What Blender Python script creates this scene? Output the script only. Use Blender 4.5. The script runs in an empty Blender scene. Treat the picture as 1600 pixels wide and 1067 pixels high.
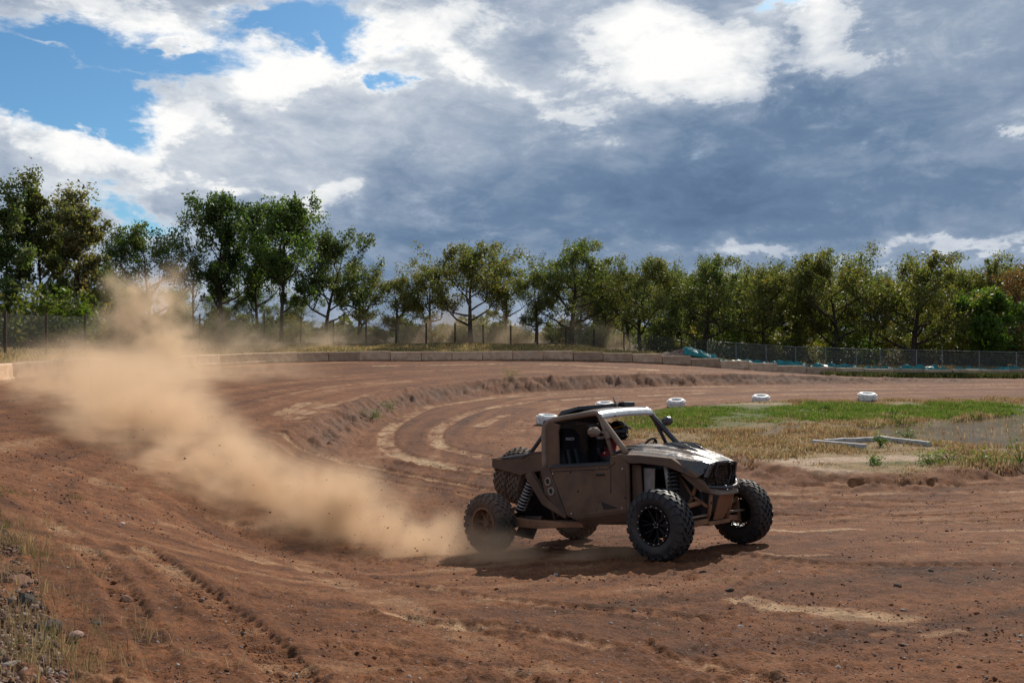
import bpy, bmesh, math, random
import numpy as np
from mathutils import Vector, Matrix, Euler

R = math.radians
sc = bpy.context.scene
col = sc.collection
rng = np.random.default_rng(11)
random.seed(11)

# ------------------------------------------------------------------ camera
F_PX, HOR, EYE = 1350.0, 513.0, 2.87          # focal length and horizon row of the 1600 px wide photograph
cam = bpy.data.cameras.new('camera')
cam.sensor_width = 36.0
cam.lens = 36.0 * F_PX / 1600.0
cam.shift_y = (HOR - 533.5) / 1600.0
cam.clip_start, cam.clip_end = 0.1, 3000
cam_o = bpy.data.objects.new('camera', cam)
cam_o.location = (0, 0, EYE)
cam_o.rotation_euler = (R(90), 0, 0)
col.objects.link(cam_o)
sc.camera = cam_o

# ------------------------------------------------------------------ render settings
sc.view_settings.view_transform = 'Standard'
sc.view_settings.look = 'None'
sc.view_settings.gamma = 1.0
sc.view_settings.use_curve_mapping = False
sc.view_settings.exposure = 0.0
sc.render.engine = 'CYCLES'
sc.cycles.max_bounces = 8
sc.cycles.diffuse_bounces = 3
sc.cycles.glossy_bounces = 3
sc.cycles.transmission_bounces = 4
sc.cycles.transparent_max_bounces = 24
sc.cycles.volume_bounces = 2
sc.cycles.volume_step_rate = 1.0
sc.cycles.volume_max_steps = 256
sc.cycles.sample_clamp_indirect = 6.0


# ------------------------------------------------------------------ node helper
class NT:
    """Small helper that writes node trees as expressions."""
    def __init__(self, tree):
        self.t = tree
        self.n, self.l = tree.nodes, tree.links

    def node(self, kind, **kw):
        nd = self.n.new(kind)
        for k, v in kw.items():
            setattr(nd, k, v)
        return nd

    def put(self, sock, v):
        if isinstance(v, bpy.types.NodeSocket):
            self.l.new(v, sock)
        elif v is not None:
            sock.default_value = v

    def m(self, op, a, b=None, c=None, clamp=False):
        nd = self.node('ShaderNodeMath', operation=op, use_clamp=clamp)
        self.put(nd.inputs[0], a); self.put(nd.inputs[1], b); self.put(nd.inputs[2], c)
        return nd.outputs[0]

    def vm(self, op, a, b=None, out=0):
        nd = self.node('ShaderNodeVectorMath', operation=op)
        self.put(nd.inputs[0], a); self.put(nd.inputs[1], b)
        return nd.outputs[out]

    def scale(self, a, s):
        nd = self.node('ShaderNodeVectorMath', operation='SCALE')
        self.put(nd.inputs[0], a); self.put(nd.inputs['Scale'], s)
        return nd.outputs[0]

    def sep(self, v):
        nd = self.node('ShaderNodeSeparateXYZ'); self.put(nd.inputs[0], v)
        return nd.outputs

    def comb(self, x, y, z):
        nd = self.node('ShaderNodeCombineXYZ')
        for s, v in zip(nd.inputs, (x, y, z)):
            self.put(s, v)
        return nd.outputs[0]

    def noise(self, vec, scale, detail=4.0, rough=0.55, dist=0.0, out='Fac'):
        nd = self.node('ShaderNodeTexNoise')
        self.put(nd.inputs['Vector'], vec); nd.inputs['Scale'].default_value = scale
        nd.inputs['Detail'].default_value = detail; nd.inputs['Roughness'].default_value = rough
        nd.inputs['Distortion'].default_value = dist
        return nd.outputs[out]

    def mr(self, v, a, b, c=0.0, d=1.0, smooth=True):
        nd = self.node('ShaderNodeMapRange', interpolation_type='SMOOTHSTEP' if smooth else 'LINEAR')
        nd.clamp = True
        for s, x in zip(nd.inputs[:5], (v, a, b, c, d)):
            self.put(s, x)
        return nd.outputs[0]

    def mix(self, f, a, b, blend='MIX'):
        nd = self.node('ShaderNodeMix', data_type='RGBA', blend_type=blend)
        self.put(nd.inputs[0], f)
        self.put(nd.inputs[6], a if not isinstance(a, tuple) else (*a, 1)[:4])
        self.put(nd.inputs[7], b if not isinstance(b, tuple) else (*b, 1)[:4])
        return nd.outputs[2]

    def ramp(self, f, stops, interp='LINEAR'):
        nd = self.node('ShaderNodeValToRGB')
        cr = nd.color_ramp
        cr.interpolation = interp
        while len(cr.elements) < len(stops):
            cr.elements.new(0.5)
        for e, (p, c) in zip(cr.elements, stops):
            e.position = p; e.color = (*c, 1)
        self.put(nd.inputs[0], f)
        return nd.outputs[0]


# ------------------------------------------------------------------ world: sky and broken cloud
SUN_AZ, SUN_EL = 24.0, 35.0
world = bpy.data.worlds.new('World')
sc.world = world
world.use_nodes = True
W = NT(world.node_tree)
W.n.clear()
sky = W.node('ShaderNodeTexSky', sky_type='NISHITA')
sky.sun_disc = False
sky.sun_elevation = R(SUN_EL)
sky.sun_rotation = R(SUN_AZ)
sky.altitude = 300
tc = W.node('ShaderNodeTexCoord').outputs['Generated']
dx, dy, dz = W.sep(tc)
az = W.m('ARCTAN2', dx, dy)
el = W.m('ARCSINE', W.m('MINIMUM', W.m('MAXIMUM', dz, -1.0), 1.0))


def sky_dir(px, py):
    x = px - 800.0
    return math.atan(x / F_PX), math.atan((HOR - py) / math.hypot(F_PX, x))


# cloud noise lives on the sphere of directions, a little stretched along the horizon
cv = W.comb(W.m('MULTIPLY', dx, 1.0), W.m('MULTIPLY', dy, 1.0), W.m('MULTIPLY', dz, 2.1))
n_big = W.noise(cv, 3.0, 7, 0.56, 0.35)
n_med = W.noise(W.vm('ADD', cv, (4.3, 1.7, 2.2)), 8.0, 8, 0.60, 0.5)
n_fin = W.noise(W.vm('ADD', cv, (9.1, 3.3, 7.7)), 24.0, 7, 0.62, 0.3)
n_edge = W.noise(W.vm('ADD', cv, (2.7, 5.9, 6.1)), 13.0, 9, 0.66, 0.25)
# domain warp so that the shapes below get cloud edges, not ellipses
wob = W.noise(W.vm('ADD', cv, (1.1, 8.2, 3.9)), 9.0, 7, 0.62, 0.2, 'Color')
wx, wy, wz = W.sep(wob)
azw = W.m('ADD', az, W.m('MULTIPLY', W.m('SUBTRACT', wx, 0.5), 0.20))
elw = W.m('ADD', el, W.m('MULTIPLY', W.m('SUBTRACT', wy, 0.5), 0.10))


def blob(px, py, sx, sy, rot=0.0, power=1.0):
    a0, e0 = sky_dir(px, py)
    u = W.m('SUBTRACT', azw, a0); v = W.m('SUBTRACT', elw, e0)
    c, s = math.cos(R(rot)), math.sin(R(rot))
    p = W.m('ADD', W.m('MULTIPLY', u, c), W.m('MULTIPLY', v, s))
    q = W.m('SUBTRACT', W.m('MULTIPLY', v, c), W.m('MULTIPLY', u, s))
    p = W.m('DIVIDE', p, sx / F_PX); q = W.m('DIVIDE', q, sy / F_PX)
    r2 = W.m('ADD', W.m('MULTIPLY', p, p), W.m('MULTIPLY', q, q))
    return W.m('MULTIPLY', W.m('POWER', 2.718, W.m('MULTIPLY', r2, -1.0)), power)


def total(xs):
    s = xs[0]
    for x in xs[1:]:
        s = W.m('ADD', s, x)
    return s


# gaps of blue
gaps = total([blob(170, 105, 165, 55, 12, 1.0), blob(60, 85, 90, 50, 0, 0.6), blob(110, 165, 120, 40, -20, 0.45), blob(505, 40, 70, 50, 0, 0.85),
              blob(395, 30, 60, 18, 0, 0.5), blob(598, 130, 24, 18, 0, 0.66), blob(165, 205, 90, 18, -25, 0.45),
              blob(230, 350, 120, 26, -10, 0.7), blob(1220, 2, 60, 12, 0, 0.55), blob(180, 98, 75, 10, -8, -0.62), blob(105, 84, 60, 8, -15, -0.55), blob(55, 122, 50, 9, -25, -0.45), blob(270, 66, 45, 9, 10, -0.45), blob(210, 130, 60, 8, -12, -0.4), blob(490, 62, 14, 30, 0, -.35)])
cover = W.m('SUBTRACT', W.m('ADD', 0.92, W.m('MULTIPLY', W.m('SUBTRACT', n_big, 0.5), 0.7)),
            W.m('MULTIPLY', gaps, 1.02))
cover = W.m('ADD', cover, W.m('ADD', W.m('MULTIPLY', W.m('SUBTRACT', n_fin, 0.5), 0.60), W.m('MULTIPLY', W.m('SUBTRACT', n_edge, 0.5), 1.0)))
mask = W.mr(cover, 0.24, 0.72)
# bright and dark masses
light = total([blob(1010, 85, 110, 62, 8, 1.15), blob(1130, 110, 85, 50, -18, 1.1), blob(1285, 25, 55, 60, 10, 1.0), blob(1330, 90, 40, 40, 0, .55),
               blob(640, 60, 200, 55, -10, 0.48), blob(420, 140, 170, 38, 22, 0.5), blob(870, 180, 100, 26, -18, 0.62), blob(820, 22, 150, 30, 0, 0.35),
               blob(250, 40, 260, 34, -12, 0.75), blob(90, 150, 130, 40, 0, 0.4), blob(90, 235, 170, 45, -20, 0.55), blob(240, 215, 120, 30, 25, 0.3),
               blob(225, 265, 50, 26, 0, 0.5), blob(380, 290, 60, 12, -8, 0.75), blob(510, 310, 45, 30, 0, 0.7), blob(366, 215, 30, 22, 0, .4),
               blob(1170, 394, 90, 12, 5, 0.50), blob(1500, 385, 130, 12, 4, 0.72), blob(1596, 195, 18, 16, 0, 0.8), blob(640, 395, 70, 14, 0, 0.25), blob(1100, 395, 300, 16, 0, .25)])
dark = total([blob(900, 320, 330, 110, 0, 0.50), blob(1300, 300, 420, 95, 0, 0.46), blob(1480, 120, 190, 110, 0, 0.30), blob(350, 175, 190, 40, -8, 0.10), blob(200, 265, 190, 30, -10, 0.10),
              blob(1235, 95, 40, 75, 0, 0.45), blob(860, 75, 90, 35, 0, .22), blob(700, 150, 110, 25, 5, .16), blob(1010, 200, 130, 30, 0, .18), blob(1110, 22, 40, 18, 0, 0.35), blob(600, 380, 160, 50, 0, .2), blob(480, 235, 180, 50, -12, 0.10)])
puff = W.m('ADD', light, W.m('ADD', W.m('MULTIPLY', W.m('SUBTRACT', n_edge, 0.5), 1.55), W.m('MULTIPLY', W.m('SUBTRACT', n_med, 0.5), 0.9)))
lit = W.mr(puff, 0.34, 0.62)
soft_lit = W.mr(puff, 0.0, 1.2, smooth=False)
bright = W.m('ADD', 0.43, W.m('MULTIPLY', W.m('SUBTRACT', n_med, 0.5), 0.60))
bright = W.m('ADD', bright, W.m('MULTIPLY', W.m('SUBTRACT', n_big, 0.5), 0.50))
bright = W.m('ADD', bright, W.m('MULTIPLY', W.m('SUBTRACT', n_edge, 0.5), 0.16))
veil = total([blob(200, 230, 330, 110, 0, 0.20), blob(420, 190, 260, 120, 0, 0.12), blob(700, 110, 330, 90, 0, 0.14), blob(1000, 60, 330, 70, 0, .12), blob(1500, 90, 140, 110, 0, .10), blob(1450, 210, 160, 50, 0, .07), blob(960, 350, 70, 30, 0, .06)])
bright = W.m('ADD', bright, veil)
bright = W.m('SUBTRACT', bright, W.m('MULTIPLY', dark, 0.50))
bright = W.m('ADD', bright, W.m('MULTIPLY', lit, 0.22))
bright = W.m('ADD', bright, W.m('MULTIPLY', soft_lit, 0.34))
# thin cloud at the border of a gap is lit through
bright = W.m('ADD', bright, W.m('MULTIPLY', W.mr(cover, 0.95, 0.50), 0.30))
ccol = W.ramp(W.m('MULTIPLY', bright, 0.90), [(0.0, (0.105, 0.172, 0.285)), (0.20, (0.155, 0.235, 0.36)), (0.42, (0.30, 0.375, 0.49)),
                       (0.62, (0.52, 0.575, 0.66)), (0.82, (0.76, 0.79, 0.82)), (1.0, (1.0, 0.995, 0.98))])
bg_sky = W.node('ShaderNodeBackground')
tint = W.mix(1.0, sky.outputs[0], (0.50, 0.83, 1.04, 1), 'MULTIPLY')
W.put(bg_sky.inputs[0], tint); bg_sky.inputs[1].default_value = 0.10
bg_cl = W.node('ShaderNodeBackground')
W.put(bg_cl.inputs[0], ccol); bg_cl.inputs[1].default_value = 1.0
mx = W.node('ShaderNodeMixShader')
W.put(mx.inputs[0], mask); W.l.new(bg_sky.outputs[0], mx.inputs[1]); W.l.new(bg_cl.outputs[0], mx.inputs[2])
wo = W.node('ShaderNodeOutputWorld')
W.l.new(mx.outputs[0], wo.inputs[0])
world.cycles.sampling_method = 'MANUAL'
world.cycles.sample_map_resolution = 512

sun = bpy.data.lights.new('sun', 'SUN')
sun.energy = 5.0
sun.angle = R(0.6)
sun.color = (1.0, 0.925, 0.82)
sun_o = bpy.data.objects.new('sun', sun)
sd = Vector((math.sin(R(SUN_AZ)) * math.cos(R(SUN_EL)), math.cos(R(SUN_AZ)) * math.cos(R(SUN_EL)), math.sin(R(SUN_EL))))
sun_o.rotation_euler = sd.to_track_quat('Z', 'Y').to_euler()
sun_o.location = (20, 40, 40)
col.objects.link(sun_o)


# ------------------------------------------------------------------ general helpers
def tag(o, label=None, cat=None, group=None, kind=None):
    if label: o['label'] = label
    if cat: o['category'] = cat
    if group: o['group'] = group
    if kind: o['kind'] = kind
    return o


def link(o, parent=None):
    col.objects.link(o)
    if parent is not None:
        o.parent = parent
    return o


def empty(name, loc=(0, 0, 0), rz=0.0):
    o = bpy.data.objects.new(name, None)
    o.empty_display_size = 0.2
    o.location = loc
    o.rotation_euler = (0, 0, rz)
    col.objects.link(o)
    return o


class MB:
    """Collects vertices and faces of ONE part."""
    def __init__(self):
        self.v, self.f = [], []

    def add(self, vs, fs):
        b = len(self.v)
        self.v += [tuple(p) for p in vs]
        self.f += [tuple(b + i for i in q) for q in fs]
        return self

    def box(self, lo, hi, mat=None):
        x0, y0, z0 = lo; x1, y1, z1 = hi
        vs = [(x0, y0, z0), (x1, y0, z0), (x1, y1, z0), (x0, y1, z0), (x0, y0, z1), (x1, y0, z1), (x1, y1, z1), (x0, y1, z1)]
        if mat is not None:
            vs = [mat @ Vector(p) for p in vs]
        return self.add(vs, [(3, 2, 1, 0), (4, 5, 6, 7), (0, 1, 5, 4), (1, 2, 6, 5), (2, 3, 7, 6), (3, 0, 4, 7)])

    def prism(self, pts, off):
        """A flat polygon pts (3-D) pushed along off."""
        n = len(pts); o = Vector(off)
        vs = [Vector(p) for p in pts] + [Vector(p) + o for p in pts]
        fs = [tuple(range(n - 1, -1, -1)), tuple(range(n, 2 * n))]
        fs += [(i, (i + 1) % n, n + (i + 1) % n, n + i) for i in range(n)]
        return self.add(vs, fs)

    def tube(self, pts, r, seg=8, caps=True):
        pts = [Vector(p) for p in pts]
        n = len(pts)
        rs = r if isinstance(r, (list, tuple)) else [r] * n
        vs, fs = [], []
        up = None
        for i, p in enumerate(pts):
            d = (pts[min(i + 1, n - 1)] - pts[max(i - 1, 0)]).normalized()
            if up is None:
                up = d.orthogonal().normalized()
            up = (up - d * up.dot(d))
            up = up.normalized() if up.length > 1e-6 else d.orthogonal().normalized()
            w = d.cross(up)
            for k in range(seg):
                a = 2 * math.pi * k / seg
                vs.append(p + (up * math.cos(a) + w * math.sin(a)) * rs[i])
        for i in range(n - 1):
            for k in range(seg):
                a, b = i * seg + k, i * seg + (k + 1) % seg
                fs.append((a, b, b + seg, a + seg))
        if caps:
            fs.append(tuple(range(seg - 1, -1, -1)))
            fs.append(tuple((n - 1) * seg + k for k in range(seg)))
        return self.add(vs, fs)

    def lathe(self, prof, seg, axis='y', c=(0, 0, 0), closed=False):
        """prof: (radius, along) pairs spun about an axis."""
        vs, fs = [], []
        n = len(prof)
        for k in range(seg):
            a = 2 * math.pi * k / seg
            for r, t in prof:
                p, q = r * math.cos(a), r * math.sin(a)
                vs.append({'y': (c[0] + p, c[1] + t, c[2] + q), 'z': (c[0] + p, c[1] + q, c[2] + t), 'x': (c[0] + t, c[1] + p, c[2] + q)}[axis])
        for k in range(seg):
            k2 = (k + 1) % seg
            for i in range(n if closed else n - 1):
                j = (i + 1) % n
                fs.append((k * n + i, k * n + j, k2 * n + j, k2 * n + i))
        return self.add(vs, fs)

    def loft(self, rings, closed=True, caps=True):
        n = len(rings[0]); vs = [p for r_ in rings for p in r_]; fs = []
        for i in range(len(rings) - 1):
            for k in range(n if closed else n - 1):
                a, b = i * n + k, i * n + (k + 1) % n
                fs.append((a, b, b + n, a + n))
        if caps and closed:
            fs.append(tuple(range(n - 1, -1, -1))); fs.append(tuple((len(rings) - 1) * n + k for k in range(n)))
        return self.add(vs, fs)

    def ball(self, c, r, seg=12, ring=8):
        rx, ry, rz = r if isinstance(r, (list, tuple)) else (r, r, r)
        rings = []
        for i in range(1, ring):
            t = math.pi * i / ring
            rings.append([(c[0] + rx * math.sin(t) * math.cos(2 * math.pi * k / seg), c[1] + ry * math.sin(t) * math.sin(2 * math.pi * k / seg),
                           c[2] - rz * math.cos(t)) for k in range(seg)])
        return self.loft(rings)

    def build(self, name, mat, parent=None, smooth=False, bevel=0.0, thick=0.0, angle=None):
        me = bpy.data.meshes.new(name)
        me.from_pydata([tuple(p) for p in self.v], [], self.f)
        bm = bmesh.new(); bm.from_mesh(me)
        bmesh.ops.recalc_face_normals(bm, faces=bm.faces)
        bm.to_mesh(me); bm.free()
        if smooth:
            me.polygons.foreach_set('use_smooth', [True] * len(me.polygons))
            if angle:
                try:
                    me.set_sharp_from_angle(angle=R(angle))
                except Exception:
                    pass
        me.materials.append(mat)
        o = bpy.data.objects.new(name, me)
        link(o, parent)
        if thick:
            md = o.modifiers.new('thickness', 'SOLIDIFY'); md.thickness = thick; md.offset = 0
        if bevel:
            md = o.modifiers.new('bevel', 'BEVEL'); md.width = bevel; md.segments = 2; md.limit_method = 'ANGLE'; md.angle_limit = R(35)
            md.harden_normals = False
        return o


def np_mesh(name, V, F, mat, parent=None, smooth=False, attrs=None):
    """Mesh from numpy arrays; F is (n,3) or (n,4)."""
    me = bpy.data.meshes.new(name)
    V = np.asarray(V, np.float32); F = np.asarray(F, np.int32)
    k = F.shape[1]
    me.vertices.add(len(V)); me.vertices.foreach_set('co', V.ravel())
    me.loops.add(F.size); me.loops.foreach_set('vertex_index', F.ravel())
    me.polygons.add(len(F))
    me.polygons.foreach_set('loop_start', np.arange(0, F.size, k, dtype=np.int32))
    if smooth:
        me.polygons.foreach_set('use_smooth', np.ones(len(F), bool))
    me.update(calc_edges=True)
    for an, av in (attrs or {}).items():
        av = np.asarray(av, np.float32)
        if av.ndim == 1:
            a = me.attributes.new(an, 'FLOAT', 'POINT'); a.data.foreach_set('value', av)
        else:
            a = me.attributes.new(an, 'FLOAT_COLOR', 'POINT')
            a.data.foreach_set('color', np.concatenate([av, np.ones((len(av), 1), np.float32)], 1).ravel())
    me.materials.append(mat)
    o = bpy.data.objects.new(name, me)
    link(o, parent)
    return o


def copy_tree(o, parent=None):
    c = o.copy()
    col.objects.link(c)
    c.parent = parent
    for ch in list(o.children):
        copy_tree(ch, c)
    return c


def mat(name, build):
    m_ = bpy.data.materials.new(name)
    m_.use_nodes = True
    t = NT(m_.node_tree)
    t.n.clear()
    out = t.node('ShaderNodeOutputMaterial')
    build(t, out)
    return m_


def principled(t, out, **kw):
    p = t.node('ShaderNodeBsdfPrincipled')
    for k, v in kw.items():
        k = {'base': 'Base Color', 'rough': 'Roughness', 'metal': 'Metallic', 'normal': 'Normal', 'spec': 'Specular IOR Level', 'coat': 'Coat Weight'}.get(k, k)
        if isinstance(v, tuple) and len(v) == 3:
            v = (*v, 1)
        t.put(p.inputs[k], v)
    t.l.new(p.outputs[0], out.inputs[0])
    return p


def bump(t, h, strength, dist):
    b = t.node('ShaderNodeBump')
    b.inputs['Strength'].default_value = strength
    b.inputs['Distance'].default_value = dist
    t.put(b.inputs['Height'], h)
    return b.outputs[0]


# ------------------------------------------------------------------ numpy noise
def _hash(ix, iy, seed):
    h = (ix.astype(np.int64) * 374761393 + iy.astype(np.int64) * 668265263 + seed * 974711) & 0xFFFFFFFF
    h = ((h ^ (h >> 13)) * 1274126177) & 0xFFFFFFFF
    h = h ^ (h >> 16)
    return (h & 0xFFFF).astype(np.float64) / 65535.0


def vnoise(x, y, seed=0):
    ix, iy = np.floor(x), np.floor(y)
    fx, fy = x - ix, y - iy
    fx = fx * fx * (3 - 2 * fx); fy = fy * fy * (3 - 2 * fy)
    a, b = _hash(ix, iy, seed), _hash(ix + 1, iy, seed)
    c, d = _hash(ix, iy + 1, seed), _hash(ix + 1, iy + 1, seed)
    return (a + (b - a) * fx + (c - a) * fy + (a - b - c + d) * fx * fy) * 2 - 1


def fbm(x, y, octv=4, seed=0, gain=0.5):
    s, a, t = 0.0, 1.0, 0.0
    for k in range(octv):
        s = s + a * vnoise(x * 2 ** k + 17.3 * k, y * 2 ** k - 9.1 * k, seed + k)
        t += a; a *= gain
    return s / t


def sstep(x, a, b):
    t = np.clip((x - a) / (b - a), 0, 1)
    return t * t * (3 - 2 * t)


# ------------------------------------------------------------------ terrain
def catmull(P, n):
    P = np.asarray(P, float)
    Q = np.vstack([2 * P[0] - P[1], P, 2 * P[-1] - P[-2]])
    out = []
    for i in range(1, len(Q) - 2):
        for t in np.linspace(0, 1, n, endpoint=False):
            p0, p1, p2, p3 = Q[i - 1], Q[i], Q[i + 1], Q[i + 2]
            out.append(0.5 * ((2 * p1) + (-p0 + p2) * t + (2 * p0 - 5 * p1 + 4 * p2 - p3) * t * t + (-p0 + 3 * p1 - 3 * p2 + p3) * t ** 3))
    out.append(Q[-2])
    return np.array(out)


# inner edge of the upper track: x, y, level above the step, width of the step
BANK = catmull([(60, 33, -.60, 2), (30, 25.5, -.60, 2), (14, 19.6, -.60, 2), (8, 17.1, -.60, 2), (.75, 14.1, -.60, 2), (-2.6, 13.3, -.57, 2), (-4.6, 14.6, -.50, 2), (-5.4, 18, -.30, 2),
                (-5.2, 22, -.08, 1.6), (-5.3, 25, .0, 1.3), (-5.4, 29, .02, 1.2), (-4.9, 35, .03, 1.2), (-3.4, 41, .03, 1.2), (-.2, 46.5, .03, 1.2),
                (8, 51.5, .03, 1.3), (16, 54, -.15, 1.5), (25, 55.5, -.35, 1.8), (40, 56.5, -.5, 2), (70, 58, -.55, 2)], 8)
RIM = catmull([(80, 20, .6), (40, 8, .8), (20, 5.0, 1.0), (10, 3.6, 1.1), (4, 2.6, 1.15), (0.4, 2.4, 1.15), (-1.6, 3.6, 1.15), (-2.6, 5.0, 1.0), (-4.2, 7.5, .85), (-7, 11.3, .75), (-10.5, 16, .8), (-14, 22, .9),
               (-17.2, 28, 1.0), (-18.1, 33, 1.0), (-18.3, 40, .95), (-17.6, 47, .78), (-15.0, 53.5, .76), (-11, 56.8, .74), (-6.5, 58.6, .7), (0, 60, .68), (5, 60.5, .62), (11, 61.2, .36), (18.4, 62, -.22),
               (25, 62.3, -.58), (36, 62.5, -.66), (80, 64, -.7)], 8)


def poly_dist(px, py, L):
    """distance to a polyline, the attributes at the nearest point, the arc length there."""
    best = np.full(px.shape, 1e18); att = np.zeros(px.shape + (L.shape[1] - 2,)); arc = np.zeros(px.shape)
    s0 = 0.0
    for a, b in zip(L[:-1], L[1:]):
        ex, ey = b[0] - a[0], b[1] - a[1]
        l2 = ex * ex + ey * ey
        t = np.clip(((px - a[0]) * ex + (py - a[1]) * ey) / l2, 0, 1)
        d = (px - a[0] - t * ex) ** 2 + (py - a[1] - t * ey) ** 2
        k = d < best
        best = np.where(k, d, best)
        arc = np.where(k, s0 + t * math.sqrt(l2), arc)
        for j in range(att.shape[-1]):
            att[..., j] = np.where(k, a[2 + j] + (b[2 + j] - a[2 + j]) * t, att[..., j])
        s0 += math.sqrt(l2)
    return np.sqrt(best), att, arc


def inside(px, py, P):
    r = np.zeros(px.shape, bool)
    n = len(P)
    for i in range(n):
        x0, y0 = P[i][0], P[i][1]; x1, y1 = P[(i + 1) % n][0], P[(i + 1) % n][1]
        if y0 == y1:
            continue
        c = ((y0 > py) != (y1 > py)) & (px < (x1 - x0) * (py - y0) / (y1 - y0) + x0)
        r ^= c
    return r


INFIELD = np.array(catmull([(5.1, 22.0), (6.3, 19.8), (7.5, 18.9), (9, 19.0), (11.6, 20.1), (20, 23.8), (32, 29), (48, 38), (40, 43), (23, 40.2), (16, 39.8), (11, 38.6), (6.8, 36), (4.2, 33), (2.9, 28.5), (3.4, 24.5), (5.1, 22.0)], 6))[:, :2]
IN_LOW, IN_HIGH = -0.60, -0.40


def base_height(x, y, full=False):
    x = np.asarray(x, float); y = np.asarray(y, float)
    db, ab, sb = poly_dist(x, y, BANK)
    dr, ar, sr = poly_dist(x, y, RIM)
    in_b = inside(x, y, BANK)
    in_r = inside(x, y, RIM)
    w = ab[..., 1]
    ztop = ab[..., 0]; zr = ar[..., 0]
    # outside the bank: slope up to the rim
    t = db / np.maximum(db + dr, 1e-6)
    z_out = ztop + (zr - ztop) * t
    rise = np.where(y > 25, 0.085, 0.03) * np.where(x > 4, np.clip(1 - (x - 4) / 14, 0.7, 1), 1)
    z_far = zr + np.minimum(dr * rise, np.where(y > 25, np.clip(.95 - (x - 4) * .045, .28, .95), .95))
    z_o = np.where(in_r, z_out, z_far)
    k = np.clip(0.5 + np.where(in_b, db, -db) / w, 0, 1)
    z_in = np.full(x.shape, IN_LOW)
    z = z_o + (z_in - z_o) * k
    # the even slope on which the buggy slides
    cd = np.hypot(x - 1.468, (y - 12.426))
    kc = 1 - sstep(cd, 2.6, 6.5)
    z = z + (-.295 + .0637 * (x - 1.468) - .1518 * (y - 12.426) - z) * kc
    # infield is a little higher
    di, _, _ = poly_dist(x, y, np.vstack([INFIELD, INFIELD[:1]]))
    inf = inside(x, y, INFIELD)
    z = np.where(inf, z + (IN_HIGH - IN_LOW) * sstep(di, -0.05, 0.55), z)
    if full:
        return z, db, sb, in_b, dr, sr, in_r, di, inf, w
    return z


def at(px, py, dz=0.0):
    """the point of the ground that the photograph shows at a pixel"""
    t = np.geomspace(3.5, 130, 500)
    X = (px - 800) / F_PX * t; Z = EYE + (HOR - py) / F_PX * t
    g = base_height(X, t) + dz
    k = np.nonzero(Z <= g)[0]
    k = k[0] if len(k) else len(t) - 1
    if k == 0:
        return Vector((X[0], t[0], float(g[0])))
    a, b = Z[k - 1] - g[k - 1], Z[k] - g[k]
    f = a / (a - b) if a != b else 0
    d = t[k - 1] + (t[k] - t[k - 1]) * f
    x = (px - 800) / F_PX * d
    return Vector((x, d, float(base_height(np.array([x]), np.array([d]))[0])))


def gz(x, y):
    return float(base_height(np.array([x], float), np.array([y], float))[0])


def at_d(px, d, py=None):
    """column px at distance d; with py the height seen there"""
    x = (px - 800) / F_PX * d
    if py is None:
        return Vector((x, d, gz(x, d)))
    return Vector((x, d, EYE + (HOR - py) / F_PX * d))


def px_line(pts, n=6):
    P = [at(*p) for p in pts]
    return catmull([(p.x, p.y) for p in P], n)


# --- ponds
POND = catmull([tuple(at(*p).xy) for p in [(1322, 672), (1380, 664), (1480, 657), (1600, 646), (1700, 646), (1700, 694), (1600, 697), (1520, 694), (1440, 686), (1360, 679), (1322, 672)]], 5)
PUDDLE = catmull([tuple(at(*p).xy) for p in [(1142, 684), (1165, 678), (1205, 668), (1250, 663), (1256, 668), (1220, 676), (1180, 684), (1142, 684)]], 5)
POND_Z, PUDDLE_Z = -0.47, -0.455

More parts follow.
